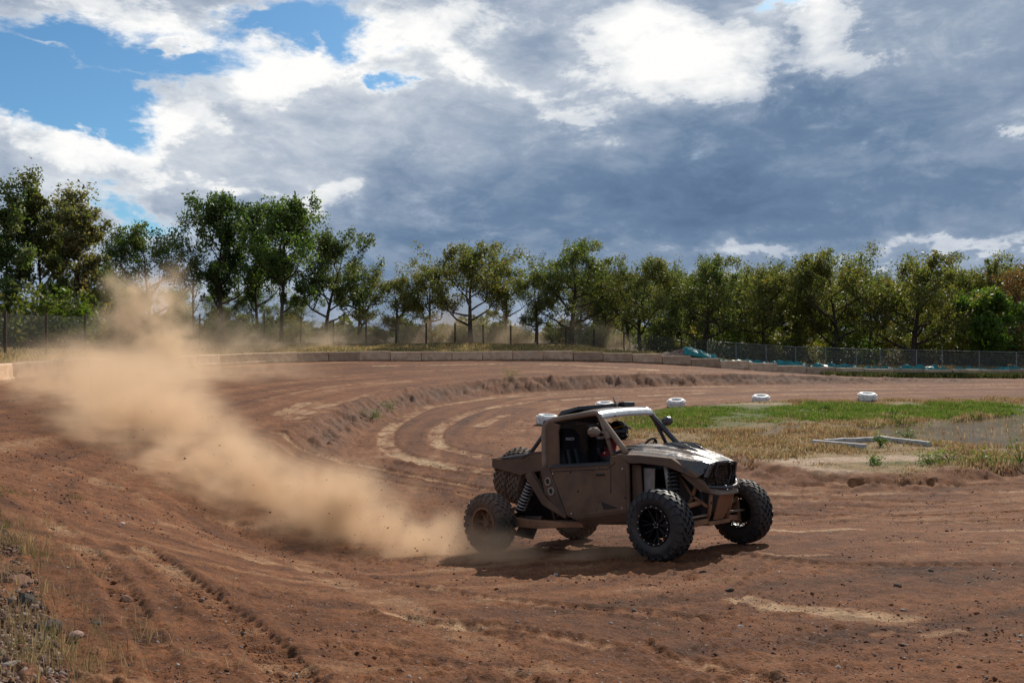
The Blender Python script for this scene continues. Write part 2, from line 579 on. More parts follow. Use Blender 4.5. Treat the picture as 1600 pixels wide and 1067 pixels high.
# --- ruts and crusted lines: pixel line, half width (m), lightness, depth of rut, lug pitch
RUTS = [
    ([(1100, 607), (996, 610), (806, 619), (690, 633), (643, 648), (612, 668), (603, 687), (612, 703), (640, 716), (700, 731)], .32, .85, .02, 0),
    ([(1100, 614), (996, 619), (845, 627), (767, 637), (721, 650), (690, 668), (680, 683), (690, 697), (729, 707), (790, 719), (860, 725)], .30, .9, .02, 0),
    ([(791, 648), (770, 656), (750, 666)], .28, .8, .01, 0),
    ([(838, 653), (815, 663), (800, 676)], .5, .45, .01, 0),
    ([(612, 712), (690, 726), (780, 738)], .45, .5, .02, 0), ([(640, 722), (720, 734), (800, 742)], .25, .5, .02, 0),
    ([(430, 676), (452, 691), (496, 711), (558, 726), (651, 744), (767, 765), (860, 775)], .16, .75, .03, .12),
    ([(420, 690), (470, 716), (540, 738), (640, 758), (740, 776)], .12, .35, .02, 0),
    ([(434, 648), (455, 639), (477, 629)], .3, .7, .01, 0), ([(452, 654), (490, 640), (535, 629), (612, 606)], .3, .6, .0, 0),
    ([(470, 660), (480, 652), (520, 640)], .35, .6, .0, 0), ([(400, 625), (480, 610), (600, 594)], .25, .35, .0, 0), ([(420, 612), (560, 600), (640, 596)], .15, .4, .0, 0),
    ([(590, 572), (640, 571), (700, 570), (780, 568)], .45, .9, .0, 0), ([(850, 569), (920, 572), (1020, 578)], .5, .8, .0, 0), ([(520, 588), (640, 580), (800, 577)], .3, .4, .0, 0),
    ([(900, 577), (1000, 582), (1120, 586)], .35, .45, .0, 0), ([(1050, 603), (1200, 604), (1400, 603), (1590, 600)], .3, .6, .02, 0), ([(1080, 611), (1250, 610), (1450, 606), (1590, 604)], .35, .5, .02, 0),
    ([(1140, 620), (1300, 616), (1450, 612)], .3, .35, .02, 0), ([(870, 640), (960, 630), (1060, 620)], .4, .4, .02, 0),
    ([(1130, 757), (1200, 758), (1350, 760), (1600, 757)], .13, .25, .03, .2), ([(1130, 770), (1300, 771), (1600, 768)], .2, .5, .015, 0), ([(1140, 779), (1300, 781), (1600, 782)], .2, .35, .02, 0),
    ([(1200, 803), (1300, 807), (1450, 806), (1600, 799)], .13, .0, .035, .2), ([(1200, 829), (1260, 830), (1340, 827)], .16, .9, .0, 0), ([(1480, 831), (1600, 828)], .14, .5, .0, 0),
    ([(1210, 790), (1400, 793), (1600, 788)], .15, .5, .02, 0), ([(1240, 818), (1420, 817), (1600, 812)], .2, .4, .02, .0), ([(1400, 845), (1500, 848), (1600, 846)], .15, .35, .01, 0),
    ([(1155, 938), (1220, 946), (1290, 952), (1345, 958), (1420, 965)], .19, .85, .0, 0), ([(1200, 950), (1290, 962), (1400, 972)], .12, .7, .0, 0), ([(1370, 992), (1400, 985), (1432, 978)], .07, .9, .0, 0), ([(1450, 990), (1500, 982)], .08, .7, 0, 0),
    ([(1190, 866), (1230, 868), (1290, 866)], .12, .8, .0, 0),
    ([(220, 858), (282, 903), (327, 941), (371, 972), (413, 1010), (457, 1058), (480, 1090)], .16, .30, .030, .17),
    ([(140, 866), (151, 879), (193, 934), (240, 1010), (270, 1075)], .11, -.2, .012, .13),
    ([(60, 800), (120, 850), (170, 900), (205, 960)], .14, .3, .010, .15),
    ([(1130, 864), (1300, 882), (1600, 884)], .13, .25, .02, .2), ([(620, 962), (900, 1002), (1200, 1062)], .14, .35, .018, .18), ([(560, 900), (760, 935), (1000, 958), (1150, 962)], .13, .3, .016, .18), ([(520, 1010), (700, 1040), (860, 1075)], .13, -.1, .016, .16),
    ([(300, 790), (420, 850), (560, 920), (760, 1010), (900, 1075)], .3, .3, .015, 0), ([(0, 700), (120, 740), (260, 800), (420, 880)], .3, .3, .01, 0),
]
WETS = [  # dark damp patches
    ([(560, 610), (700, 590), (900, 583)], 1.3, -.35), ([(640, 690), (700, 660), (800, 640)], 1.2, -.35), ([(380, 640), (420, 610), (500, 590)], 2.0, -.25),
    ([(1150, 592), (1350, 593), (1590, 595)], 1.2, -.45), ([(850, 930), (950, 950), (1100, 990)], .5, -.35), ([(1250, 870), (1380, 880), (1500, 905)], .5, -.3),
    ([(100, 720), (230, 790), (400, 860)], .9, -.25), ([(500, 880), (700, 930), (900, 1000)], .8, -.15),
]


def terrain_arrays():
    az_f = np.linspace(R(-33.5), R(33.5), 1010)
    az_c = np.concatenate([np.linspace(R(33.5), R(326.5), 86)[1:-1]])
    A = np.concatenate([az_f, az_c])
    Rr = np.concatenate([np.linspace(0.4, 4.4, 9)[:-1], np.geomspace(4.4, 82, 640), np.geomspace(82, 700, 26)[1:]])
    nA, nR = len(A), len(Rr)
    AA, RR = np.meshgrid(A, Rr, indexing='ij')
    X, Y = RR * np.sin(AA), RR * np.cos(AA)
    x, y = X.ravel(), Y.ravel()
    z, db, sb, in_b, dr, sr, in_r, di, inf, w = base_height(x, y, True)
    r = RR.ravel()
    sdb = np.where(in_b, db, -db)
    track = (in_r & ~inf)
    near = np.clip(1 - r / 30, 0, 1)
    fade = lambda wl: np.clip(1.6 - r / (wl * 260), 0, 1)          # drop relief the mesh cannot carry
    # --- relief
    big = fbm(x * .35, y * .35, 3, 5)
    z = z + big * np.where(track, .018, .07)
    # streaks that run along the track
    cross = np.where(np.abs(sdb) < 6, sdb, sdb)
    run = np.unwrap(np.arctan2(y - 31, x - 12)) if False else np.arctan2(y - 31, -(x - 12)) * 18.0
    strk = fbm(cross * 2.6, run * .12, 4, 40)
    strk2 = fbm(cross * .9 + 5, run * .06, 3, 47)
    z = z + np.where(track, strk * .008, 0)
    z = z + fbm(x * 2.2, y * 2.2, 3, 9) * .014 * fade(.45)
    z = z + fbm(x * 6.5 + 3, y * 6.5, 3, 11, .6) * .012 * fade(.15)
    clod = fbm(x * 9, y * 9, 2, 13)
    clod2 = fbm(x * 24, y * 24, 2, 15)
    clodz = fbm(x * .5, y * .5, 2, 19)
    z = z + (np.maximum(clod, 0) ** 1.5 * .060 * (0.6 + 0.8 * clodz) * fade(.11) + clod2 * .010 * fade(.042)) * np.where(track, 1, 1.3)
    # rough broken face of the bank
    face = np.clip(1 - np.abs(np.abs(sdb) - 0) / (w * .65), 0, 1) * (w < 1.9) * (r < 95) * sstep(y, 20.5, 25)
    crag = fbm(x * 1.3, y * 1.3, 4, 23, .6)
    lump = np.abs(fbm(x * 2.6 + 3, y * 2.6, 3, 27))
    z = z + face * (crag * .26 + lump * .32 - .02)
    # loose ridge on the lip
    z = z + np.exp(-((sdb + w * .5) / .35) ** 2) * (w < 1.7) * (.06 + .10 * np.abs(crag)) * (r > 18)
    # edge of the infield: small broken bank
    edge = np.exp(-(di / .35) ** 2) * (y < 30)
    z = z + edge * (np.abs(fbm(x * 1.7, y * 1.7, 3, 31)) * .22)
    # mound and gravel on the outside
    out_near = (~in_r) & (y < 26)
    z = z + np.where(out_near, np.minimum(dr * .12, .12) + np.abs(fbm(x * 1.9, y * 1.9, 4, 35)) * .16 * np.clip(dr / .6, 0, 1), 0)
    out_far = (~in_r) & (y >= 26)
    z = z + np.where(out_far, fbm(x * .3, y * .3, 3, 37) * .10 * np.clip(dr / 2, 0, 1), 0)
    # --- colour (albedo): 0 dark damp dirt .. 1 dry pale crust
    pat2 = fbm(x * 1.1, y * 1.1, 4, 57, .65)
    tone = .40 + .22 * pat2 + .14 * fbm(x * .25, y * .25, 3, 51) + .34 * strk + .22 * strk2 + .10 * clod * fade(.11) + .10 * fbm(x * 3, y * 3, 3, 53) * fade(.33)
    tone = np.where(track, tone, .45 + .2 * big)
    tone = tone - face * .10 + face * np.clip(crag, -1, 1) * .15
    brk = fbm(x * 1.4, y * 1.4, 4, 61, .6)
    brk2 = fbm(x * 4.5, y * 4.5, 3, 67, .6)
    for pts, hw, lite, depth, pitch in RUTS:
        L = px_line(pts)
        lo, hi = L.min(0) - 2.5 * hw - .3, L.max(0) + 2.5 * hw + .3
        k = np.nonzero((x > lo[0]) & (x < hi[0]) & (y > lo[1]) & (y < hi[1]))[0]
        if not len(k):
            continue
        L3 = np.column_stack([L, np.zeros(len(L))])
        d, _, s = poly_dist(x[k], y[k], L3)
        d = np.abs(d + .25 * hw * brk[k])
        core = 1 - sstep(d, hw * .55, hw * 1.15)
        wear = sstep(brk[k] + .9 * brk2[k], -.70, .35)
        core = 1 - sstep(d, hw * .65, hw * 1.05)
        tone[k] += core * wear * lite * .75
        if depth:
            berm = np.exp(-((d - hw * 1.35) / (hw * .4)) ** 2)
            z[k] += -depth * core + berm * depth * .9 * (1 + brk[k])
            if pitch:
                lug = np.sin(2 * math.pi * (s / pitch + .35 * np.abs(d) / hw))
                z[k] += core * np.clip(lug, -.6, 1) * depth * .55 * fade(pitch * .8)[k]
                tone[k] += core * np.clip(lug, -1, 1) * .08
    for pts, hw, dk in WETS:
        L = px_line(pts)
        L3 = np.column_stack([L, np.zeros(len(L))])
        d, _, s = poly_dist(x, y, L3)
        tone += (1 - sstep(d + .5 * hw * brk, hw * .3, hw * 1.5)) * dk * .4
    tone = np.clip(tone, 0, 1.25)
    C0, C1, C2 = np.array([.068, .025, .0095]), np.array([.182, .069, .0255]), np.array([.42, .275, .155])
    tt = tone[:, None]
    c = np.where(tt < .5, C0 + (C1 - C0) * (tt / .5), C1 + (C2 - C1) * ((tt - .5) / .75))
    # grey gravel in the bank face and mound
    grey = np.array([.22, .135, .095])
    g = np.clip(face * (.55 + .5 * brk), 0, 1)[:, None] * .7
    c = c * (1 - g) + grey * g
    # infield: straw, green and bare sand
    straw, green, sand = np.array([.30, .20, .09]), np.array([.10, .11, .035]), np.array([.40, .28, .19])
    gm = green_mask(x, y, brk)
    cin = straw * (.75 + .35 * brk[:, None]) * (1 - gm[:, None]) + green * gm[:, None]
    bare = bare_mask(x, y, brk)[:, None]
    cin = cin * (1 - bare) + sand * bare
    fi = (inf * sstep(di + .25 * brk, .25, .9))[:, None]
    c = c * (1 - fi) + cin * fi
    # ponds: hollow in the ground, mud round the edge
    for P, zz in ((POND, POND_Z), (PUDDLE, PUDDLE_Z)):
        dp, _, _ = poly_dist(x, y, np.column_stack([P, np.zeros(len(P))]))
        ip = inside(x, y, P)
        sdp = np.where(ip, dp, -dp)
        k = sstep(sdp, -.6, .5)
        z = z * (1 - k) + (zz - .10) * k
        mud = np.array([.13, .085, .05])
        q = sstep(sdp + .2 * brk, -.5, .1)[:, None]
        c = c * (1 - q) + mud * q
    # outside: dry grass ground, leaf litter under the trees, grey gravel near the camera
    og = np.array([.24, .17, .075]); litter = np.array([.10, .075, .035])
    lf = sstep(dr, 6, 12)[:, None]
    co = og * (1 + .3 * brk[:, None]) * (1 - lf) + litter * lf
    k = (out_far * sstep(dr, .3, 1.2))[:, None]
    c = c * (1 - k) + co * k
    gr = np.array([.19, .115, .075])
    k = (out_near * sstep(dr + .3 * brk, .0, .6) * (.5 + .5 * sstep(brk2, -.4, .3)))[:, None]
    c = c * (1 - k) + gr * k
    c = np.clip(c, .01, .8)
    # --- faces and their region
    i = np.arange(nA)[:, None]; j = np.arange(nR - 1)[None, :]
    i2 = (i + 1) % nA
    Fq = np.stack([i * nR + j, i2 * nR + j, i2 * nR + j + 1, i * nR + j + 1], -1).reshape(-1, 4)
    v0 = Fq[:, 0]
    reg = np.zeros(len(Fq), int)
    reg[inf[v0]] = 1
    reg[~in_r[v0]] = 2
    reg[(np.abs(sdb[v0]) < w[v0] * .62) & (w[v0] < 1.8) & (r[v0] < 95) & in_r[v0]] = 3
    # close the hole at the foot of the tripod
    return np.column_stack([x, y, z]), Fq, reg, c, nA, nR


GREEN = [((985, 668), (1130, 662), 1.3, .75), ((1050, 640), (1600, 640), 3.2, 1.0), ((1030, 655), (1160, 655), 1.8, .8), ((1380, 668), (1500, 661), .7, .8), ((1370, 725), (1600, 722), .35, .75), ((1090, 648), (1300, 648), 2.5, 1.0),
         ((1440, 650), (1600, 636), 1.3, 1.0)]
_G = [(at(*a), at(*b), w_, s_) for a, b, w_, s_ in GREEN]
BARE = [((1240, 722), (1420, 716), .5, 1.0), ((1260, 732), (1330, 742), .5, .9), ((1150, 722), (1240, 728), .35, .7), ((1000, 640), (1240, 632), .5, .5), ((1250, 690), (1300, 688), .3, .5), ((1370, 625), (1600, 628), .7, .8)]
_B = [(at(*a), at(*b), w_, s_) for a, b, w_, s_ in BARE]


def seg_mask(x, y, S, n):
    m_ = np.zeros(x.shape)
    for a, b, w_, s_ in S:
        d, _, _ = poly_dist(x, y, np.array([(a.x, a.y, 0), (b.x, b.y, 0)]))
        m_ = np.maximum(m_, s_ * (1 - sstep(d + .5 * w_ * n, w_ * .4, w_ * 1.2)))
    return m_


def green_mask(x, y, n): return seg_mask(x, y, _G, n)
def bare_mask(x, y, n): return seg_mask(x, y, _B, n)


def ground_mat(t, out):
    a = t.node('ShaderNodeAttribute', attribute_name='tint')
    pos = t.node('ShaderNodeNewGeometry').outputs['Position']
    n1 = t.noise(pos, 5.0, 6, .62)
    n2 = t.noise(pos, 38.0, 5, .65)
    n3 = t.noise(pos, 140.0, 3, .6)
    vor = t.node('ShaderNodeTexVoronoi'); t.put(vor.inputs['Vector'], pos); vor.inputs['Scale'].default_value = 26.0
    k = t.m('ADD', t.m('MULTIPLY', n1, .55), t.m('MULTIPLY', n2, .75))
    c = t.mix(1.0, a.outputs['Color'], t.ramp(k, [(.42, (.34, .32, .31)), (.64, (1.0, 1.0, 1.0)), (.88, (1.75, 1.72, 1.66))]), 'MULTIPLY')
    # small stones and clods of other colours
    vs = t.sep(vor.outputs['Color'])
    st = t.m('MULTIPLY', t.mr(vor.outputs['Distance'], .42, .20), t.m('GREATER_THAN', vs[0], .80))
    c = t.mix(t.m('MULTIPLY', st, .55), c, t.ramp(vs[1], [(0, (.06, .035, .025)), (.5, (.17, .12, .10)), (1, (.42, .34, .28))]))
    h = t.m('ADD', t.m('MULTIPLY', n2, .7), t.m('ADD', t.m('MULTIPLY', n3, .3), t.m('MULTIPLY', st, .35)))
    nb = bump(t, h, 1.0, .035)
    principled(t, out, base=c, rough=.92, spec=.25, normal=nb)


M = {}
M['ground'] = mat('dirt', ground_mat)


def simple(name, base, rough=.6, metal=0.0, var=.25, scale=8.0, bmp=.0, spec=.5, base2=None):
    def b(t, out):
        pos = t.node('ShaderNodeTexCoord').outputs['Object']
        n = t.noise(pos, scale, 5, .6)
        lo = tuple(x * (1 - var) for x in base); hi = tuple(min(x * (1 + var), 1) for x in (base2 or base))
        c = t.mix(t.mr(n, .3, .7), lo, hi)
        kw = {}
        if bmp:
            kw['normal'] = bump(t, t.noise(pos, scale * 4, 4, .6), .6, bmp)
        principled(t, out, base=c, rough=t.m('ADD', rough, t.m('MULTIPLY', t.m('SUBTRACT', n, .5), .25)), metal=metal, spec=spec, **kw)
    return mat(name, b)


def build_terrain():
    V, Fq, reg, c, nA, nR = terrain_arrays()
    names = ['race_track', 'infield', 'grass_verge', 'dirt_bank']
    for k, nm in enumerate(names):
        f = Fq[reg == k]
        used, inv = np.unique(f, return_inverse=True)
        o = np_mesh(nm, V[used], inv.reshape(f.shape), M['ground'], smooth=True, attrs={'tint': c[used]})
        tag(o, kind='structure')
    # the patch right under the camera
    ring = [tuple(V[i * nR]) for i in range(0, nA, 8)]
    o = MB().add(ring, [tuple(range(len(ring)))]).build('ground', M['ground'])
    a = o.data.attributes.new('tint', 'FLOAT_COLOR', 'POINT')
    a.data.foreach_set('color', [.19, .115, .075, 1] * len(ring))
    tag(o, kind='structure')


build_terrain()

# --- water
def water_mat(t, out):
    pos = t.node('ShaderNodeNewGeometry').outputs['Position']
    h = t.noise(t.vm('MULTIPLY', pos, (1.0, 2.5, 1.0)), 7.0, 5, .65)
    c = t.mix(t.mr(t.noise(pos, .9, 4, .6), .35, .65), (.15, .10, .055), (.24, .17, .10))
    principled(t, out, base=c, rough=.07, normal=bump(t, h, .45, .018), spec=.5)


M['water'] = mat('muddy_water', water_mat)
for nm, P, zz in (('pond', POND, POND_Z), ('puddle', PUDDLE, PUDDLE_Z)):
    ctr = P.mean(0)
    Q = ctr + (P - ctr) * 1.04
    b = MB().add([(p[0], p[1], zz) for p in Q[:-1]], [tuple(range(len(Q) - 1))])
    tag(b.build(nm, M['water']), kind='structure')


ORD = ['first', 'second', 'third', 'fourth', 'fifth', 'sixth', 'seventh', 'eighth', 'ninth', 'tenth', 'eleventh', 'twelfth', 'thirteenth', 'fourteenth', 'fifteenth', 'sixteenth',
       'seventeenth', 'eighteenth', 'nineteenth', 'twentieth', 'twenty-first', 'twenty-second', 'twenty-third', 'twenty-fourth', 'twenty-fifth', 'twenty-sixth', 'twenty-seventh',
       'twenty-eighth', 'twenty-ninth', 'thirtieth', 'thirty-first', 'thirty-second', 'thirty-third', 'thirty-fourth', 'thirty-fifth', 'thirty-sixth', 'thirty-seventh', 'thirty-eighth', 'thirty-ninth',
       'fortieth', 'forty-first', 'forty-second', 'forty-third', 'forty-fourth', 'forty-fifth', 'forty-sixth', 'forty-seventh', 'forty-eighth', 'forty-ninth', 'fiftieth'] + ['last'] * 10

# ------------------------------------------------------------------ concrete barrier blocks along the rim
def concrete_mat(t, out):
    pos = t.node('ShaderNodeTexCoord').outputs['Object']
    oi = t.node('ShaderNodeObjectInfo')
    n = t.noise(t.vm('ADD', pos, oi.outputs['Location']), 3.0, 6, .65)
    n2 = t.noise(pos, 30.0, 4, .6)
    z = t.sep(pos)[2]
    c = t.ramp(n, [(.3, (.42, .28, .18)), (.55, (.60, .43, .295)), (.8, (.70, .54, .39))])
    c = t.mix(1.0, c, oi.outputs['Color'], 'MULTIPLY')
    mud = t.mr(t.m('ADD', z, t.m('MULTIPLY', n, .3)), .42, .12)
    c = t.mix(t.m('MULTIPLY', mud, .8), c, (.20, .10, .06))
    principled(t, out, base=c, rough=.9, spec=.2, normal=bump(t, n2, .5, .01))


M['concrete'] = mat('dusty_concrete', concrete_mat)


def block_proto():
    b = MB()
    L_, hgt = 2.06, .64
    # body with a flared foot and a small chamfer on top
    prof = [(-.30, -.12), (-.30, .10), (-.24, .17), (-.21, hgt - .04), (-.17, hgt), (.17, hgt), (.21, hgt - .04), (.24, .17), (.30, .10), (.30, -.12)]
    b.loft([[(x, p, z) for p, z in prof] for x in (-L_ / 2, -L_ / 2 + .02, 0, L_ / 2 - .02, L_ / 2)])
    return b


RIMB = RIM[:, :2]
def rim_walk(step):
    """points every step metres along the rim where the blocks stand"""
    seg = np.sqrt((np.diff(RIMB, axis=0) ** 2).sum(1)); s = np.concatenate([[0], np.cumsum(seg)])
    k0 = np.argmin(np.hypot(RIMB[:, 0] + 17.4, RIMB[:, 1] - 28.6))
    k1 = np.argmin(np.hypot(RIMB[:, 0] - 41, RIMB[:, 1] - 62.5))
    u = s[k0] - 1.2
    while u < s[k1]:
        yield (np.interp(u, s, RIMB[:, 0]), np.interp(u, s, RIMB[:, 1]), np.interp(u + .05, s, RIMB[:, 0]) - np.interp(u, s, RIMB[:, 0]), np.interp(u + .05, s, RIMB[:, 1]) - np.interp(u, s, RIMB[:, 1]))
        u += step


blk = None
NBLOCK = list(rim_walk(2.12))
for i, (x, y, tx, ty) in enumerate(NBLOCK):
    if blk is None:
        o = blk = block_proto().build('concrete_block', M['concrete'], smooth=False)
    else:
        o = blk.copy(); col.objects.link(o)
    o.location = (x, y, gz(x, y) - .02 + random.uniform(-.04, .02) - (.06 if x > 12 else 0))
    o.rotation_euler = (random.uniform(-.02, .02), random.uniform(-.012, .012), math.atan2(ty, tx) + random.uniform(-.025, .025))
    tone = random.choice([1.0, .95, .85, .75, 1.05, .65])
    o.color = (tone, tone * .98, tone * .95, 1)
    word = 'pale' if tone >= 1 else 'greyish' if tone > .8 else 'dark mud-stained'
    num = ORD[i] if i < len(ORD) else 'last'
    tag(o, f'{word} concrete barrier block, {num} from the left end of the curved row' if i else 'concrete barrier block at the near left end of the curved row',
        'barrier block', 'concrete blocks lined up round the outside of the track')

# ------------------------------------------------------------------ white tyres marking the inside line
def white_paint(t, out):
    pos = t.node('ShaderNodeTexCoord').outputs['Object']
    n = t.noise(pos, 7.0, 6, .65)
    z = t.sep(pos)[2]
    wear = t.m('ADD', n, t.m('MULTIPLY', t.mr(z, .16, -.02), .22))
    c = t.mix(t.mr(wear, .50, .68), (.78, .77, .74), (.30, .20, .14))
    principled(t, out, base=c, rough=.6, normal=bump(t, t.noise(pos, 40, 3), .4, .006))


M['white_paint'] = mat('white_painted_rubber', white_paint)
M['black_rubber'] = simple('black_rubber', (.022, .021, .022), .75, var=.4, scale=14, spec=.4)


def white_tyre(px, py, label, tilt=0.0):
    p = at(px, py)
    b = MB()
    prof = [(.20, .06), (.205, .02), (.25, -.02), (.34, -.01), (.385, .04), (.395, .15), (.395, .22), (.385, .31), (.34, .365), (.25, .37), (.205, .33), (.20, .29), (.30, .27), (.345, .20), (.345, .15), (.30, .09)]
    b.lathe(prof, 36, 'z', closed=True)
    for k in range(30):   # shoulder lugs of the tread
        a = 2 * math.pi * k / 30
        for z0, z1, off in ((.055, .15, 0), (.20, .31, .5)):
            mtx = Matrix.Rotation(a + off * 2 * math.pi / 30, 4, 'Z')
            b.box((.385, -.022, z0), (.412, .022, z1), mtx)
    o = b.build('white_tyre', M['white_paint'], smooth=True, angle=40)
    o.location = p + Vector((0, 0, -.02))
    o.rotation_euler = (R(tilt), R(random.uniform(-4, 4)), 0)
    tag(o, label, 'tyre', 'white painted tyres lying round the infield')
    inner = MB().lathe([(.202, .055), (.30, .085), (.348, .15), (.348, .21), (.30, .278), (.202, .295)], 30, 'z').build('inner_liner', M['black_rubber'], o, smooth=True)
    return o


white_tyre(1057, 636, 'white painted tyre lying flat beside the grass, nearest right of the buggy roof', 9)
white_tyre(1189, 629, 'white painted tyre lying at the grass edge, middle one of the three there', 8)
white_tyre(1355, 626, 'white painted tyre lying flat farthest right along the grass edge', 7)
white_tyre(945, 641, 'white painted tyre partly hidden behind the roof of the buggy', 6)
white_tyre(855, 663, 'white painted tyre lying just behind the rear roof corner of the buggy', 3)

# ------------------------------------------------------------------ concrete kerb pieces in the infield
kb = empty('concrete_kerb', at(1360, 692))
base = Vector(kb.location)
def beam(a, b, w_, h0, nm='kerb_beam'):
    a = at(*a) - base; b = at(*b) - base
    d = (b - a); d.z = 0; d.normalize()
    n = Vector((-d.y, d.x, 0)) * w_ / 2
    top = Vector((0, 0, h0))
    mb = MB()
    rings = []
    N = 7
    for i in range(N):
        p = a + (b - a) * i / (N - 1)
        j = Vector((0, 0, random.uniform(-.012, .012)))
        rings.append([p - n * 1.1 + Vector((0, 0, -.15)), p - n + top + j - Vector((0, 0, .02)), p - n * .85 + top + j, p + n * .85 + top + j, p + n + top + j - Vector((0, 0, .02)), p + n * 1.1 + Vector((0, 0, -.15))])
    mb.loft(rings)
    o = mb.build(nm, M['pale_concrete'], kb)
    return o


M['pale_concrete'] = simple('pale_concrete', (.40, .38, .35), .9, var=.3, scale=6, bmp=.01, spec=.2)
beam((1270, 693), (1352, 700), .18, .11)
beam((1288, 691), (1378, 688), .16, .10)
beam((1372, 688), (1452, 698), .20, .14)
tag(kb, 'broken pale concrete kerb lying in dry grass in front of the pond', 'kerb')

# ------------------------------------------------------------------ fences
M['fence_wood'] = simple('weathered_post', (.085, .062, .045), .9, var=.4, scale=10, spec=.2)
M['galv'] = simple('galvanised_steel', (.30, .31, .31), .5, .6, var=.2, scale=6)


def net_mat(t, out, cell=.10, wire=.13, colr=(.10, .10, .095)):
    uv = t.node('ShaderNodeTexCoord').outputs['UV']
    u, v, _ = t.sep(uv)
    a = t.m('PINGPONG', t.m('DIVIDE', t.m('ADD', u, v), cell), .5)
    b = t.m('PINGPONG', t.m('DIVIDE', t.m('SUBTRACT', u, v), cell), .5)
    k = t.m('LESS_THAN', t.m('MINIMUM', a, b), wire / 2)
    d = t.node('ShaderNodeBsdfPrincipled'); d.inputs['Base Color'].default_value = (*colr, 1); d.inputs['Roughness'].default_value = .6; d.inputs['Metallic'].default_value = .4
    tr = t.node('ShaderNodeBsdfTransparent')
    mxs = t.node('ShaderNodeMixShader')
    t.put(mxs.inputs[0], k); t.l.new(tr.outputs[0], mxs.inputs[1]); t.l.new(d.outputs[0], mxs.inputs[2])
    t.l.new(mxs.outputs[0], out.inputs[0])


M['net'] = mat('chain_link', lambda t, o: net_mat(t, o))
M['net2'] = mat('chain_link_bright', lambda t, o: net_mat(t, o, .10, .12, (.25, .25, .24)))


def mesh_panel(a, b, h0, h1, parent, m_, base, sag=0.0):
    """one bay of chain link as a woven sheet between two posts (feet a, b)"""
    d = b - a; L_ = d.length
    n = 6
    vs, fs, uvs = [], [], []
    for i in range(n + 1):
        for j in range(3):
            p = a + d * (i / n); f_ = j / 2
            bow = math.sin(math.pi * i / n) * .03
            vs.append(p - base + Vector((bow, bow, h0 + (h1 - h0) * f_ - sag * math.sin(math.pi * i / n) * f_)))
            uvs.append((L_ * i / n, (h1 - h0) * f_))
    for i in range(n):
        for j in range(2):
            q = i * 3 + j
            fs.append((q, q + 3, q + 4, q + 1))
    mb = MB().add(vs, fs)
    o = mb.build('mesh_panel', m_, parent, smooth=True)
    uvl = o.data.uv_layers.new(name='UVMap')
    for lp in o.data.loops:
        uvl.data[lp.index].uv = uvs[lp.vertex_index]
    return o


def post_fence(feet, tops, label, m_post, m_net, r=.05, net_h=None, rail=False, lean=None):
    """feet: list of ground points; tops: heights"""
    base = feet[0]
    f_ = empty('mesh_fence', base)
    for i, (p, h_) in enumerate(zip(feet, tops)):
        le = (lean or {}).get(i, 0)
        mb = MB().tube([p - base + Vector((0, 0, -.3)), p - base + Vector((le * .5, 0, h_ * .5)), p - base + Vector((le, 0, h_))], [r, r * .95, r * .9], 8)
        mb.build('post', m_post, f_, smooth=True, angle=50)
    for i in range(len(feet) - 1):
        h_ = min(tops[i], tops[i + 1]) * .96
        mesh_panel(feet[i], feet[i + 1], .05, net_h or h_, f_, m_net, base, .04)
        if rail:
            a, b = feet[i] - base + Vector((0, 0, tops[i])), feet[i + 1] - base + Vector((0, 0, tops[i + 1]))
            MB().tube([a, (a + b) / 2 - Vector((0, 0, .015)), b], .025, 6).build('top_rail', m_post, f_, smooth=True)
    tag(f_, label, 'fence')
    return f_


def fp(px, d, top):
    p = at_d(px, d)
    return p, max(.6, EYE + (HOR - top) / F_PX * d - p.z)


# the long fence of wooden posts beyond the barrier, from far left to the middle
L1 = [fp(*a) for a in [(-62, 38, 478), (8, 41, 486), (72, 45, 488), (133, 49, 491), (190, 53, 491), (253, 57, 491), (312, 60.5, 491)]]
post_fence([p for p, _ in L1], [h_ for _, h_ in L1], 'dark mesh fence on wooden posts under the tall left trees', M['fence_wood'], M['net'], .07)
L2 = [fp(*a) for a in [(352, 63, 495), (413, 66, 491), (470, 67.5, 495), (521, 68.5, 500), (572, 69.3, 501), (619, 70, 503), (666, 70.5, 505), (711, 71, 505), (755, 71.5, 507), (798, 72, 508), (840, 72.3, 509), (884, 72.6, 512), (928, 73, 514), (975, 73.5, 518), (1022, 74, 522), (1065, 74, 526), (1105, 74, 529)]]
post_fence([p for p, _ in L2], [h_ for _, h_ in L2], 'mesh fence on dark wooden posts behind the dust with its first post leaning', M['fence_wood'], M['net'], .075, lean={0: -.55})
L3 = [fp(*a) for a in [(1105, 72, 533), (1150, 72, 536), (1197, 72, 539), (1243, 71, 542), (1290, 70.5, 543), (1338, 70, 545), (1375, 70, 546), (1432, 69.5, 546.5), (1472, 69, 547.5), (1530, 68.5, 549), (1588, 68, 550), (1650, 68, 551)]]
post_fence([p for p, _ in L3], [h_ for _, h_ in L3], 'galvanised chain link fence with top rail in front of the dense right wood', M['galv'], M['net2'], .035, rail=True)

# ------------------------------------------------------------------ teal netting and spoil heap behind the barrier
def teal_mat(t, out):
    pos = t.node('ShaderNodeTexCoord').outputs['Object']
    n = t.noise(pos, 3.0, 5, .65)
    c = t.ramp(n, [(.35, (.006, .14, .16)), (.55, (.01, .27, .27)), (.75, (.08, .48, .44))])
    d = t.node('ShaderNodeBsdfPrincipled'); t.put(d.inputs['Base Color'], c); d.inputs['Roughness'].default_value = .45
    tl = t.node('ShaderNodeBsdfTranslucent'); t.put(tl.inputs[0], c)
    mxs = t.node('ShaderNodeMixShader'); mxs.inputs[0].default_value = .35
    t.l.new(d.outputs[0], mxs.inputs[1]); t.l.new(tl.outputs[0], mxs.inputs[2]); t.l.new(mxs.outputs[0], out.inputs[0])


M['teal'] = mat('teal_netting', teal_mat)


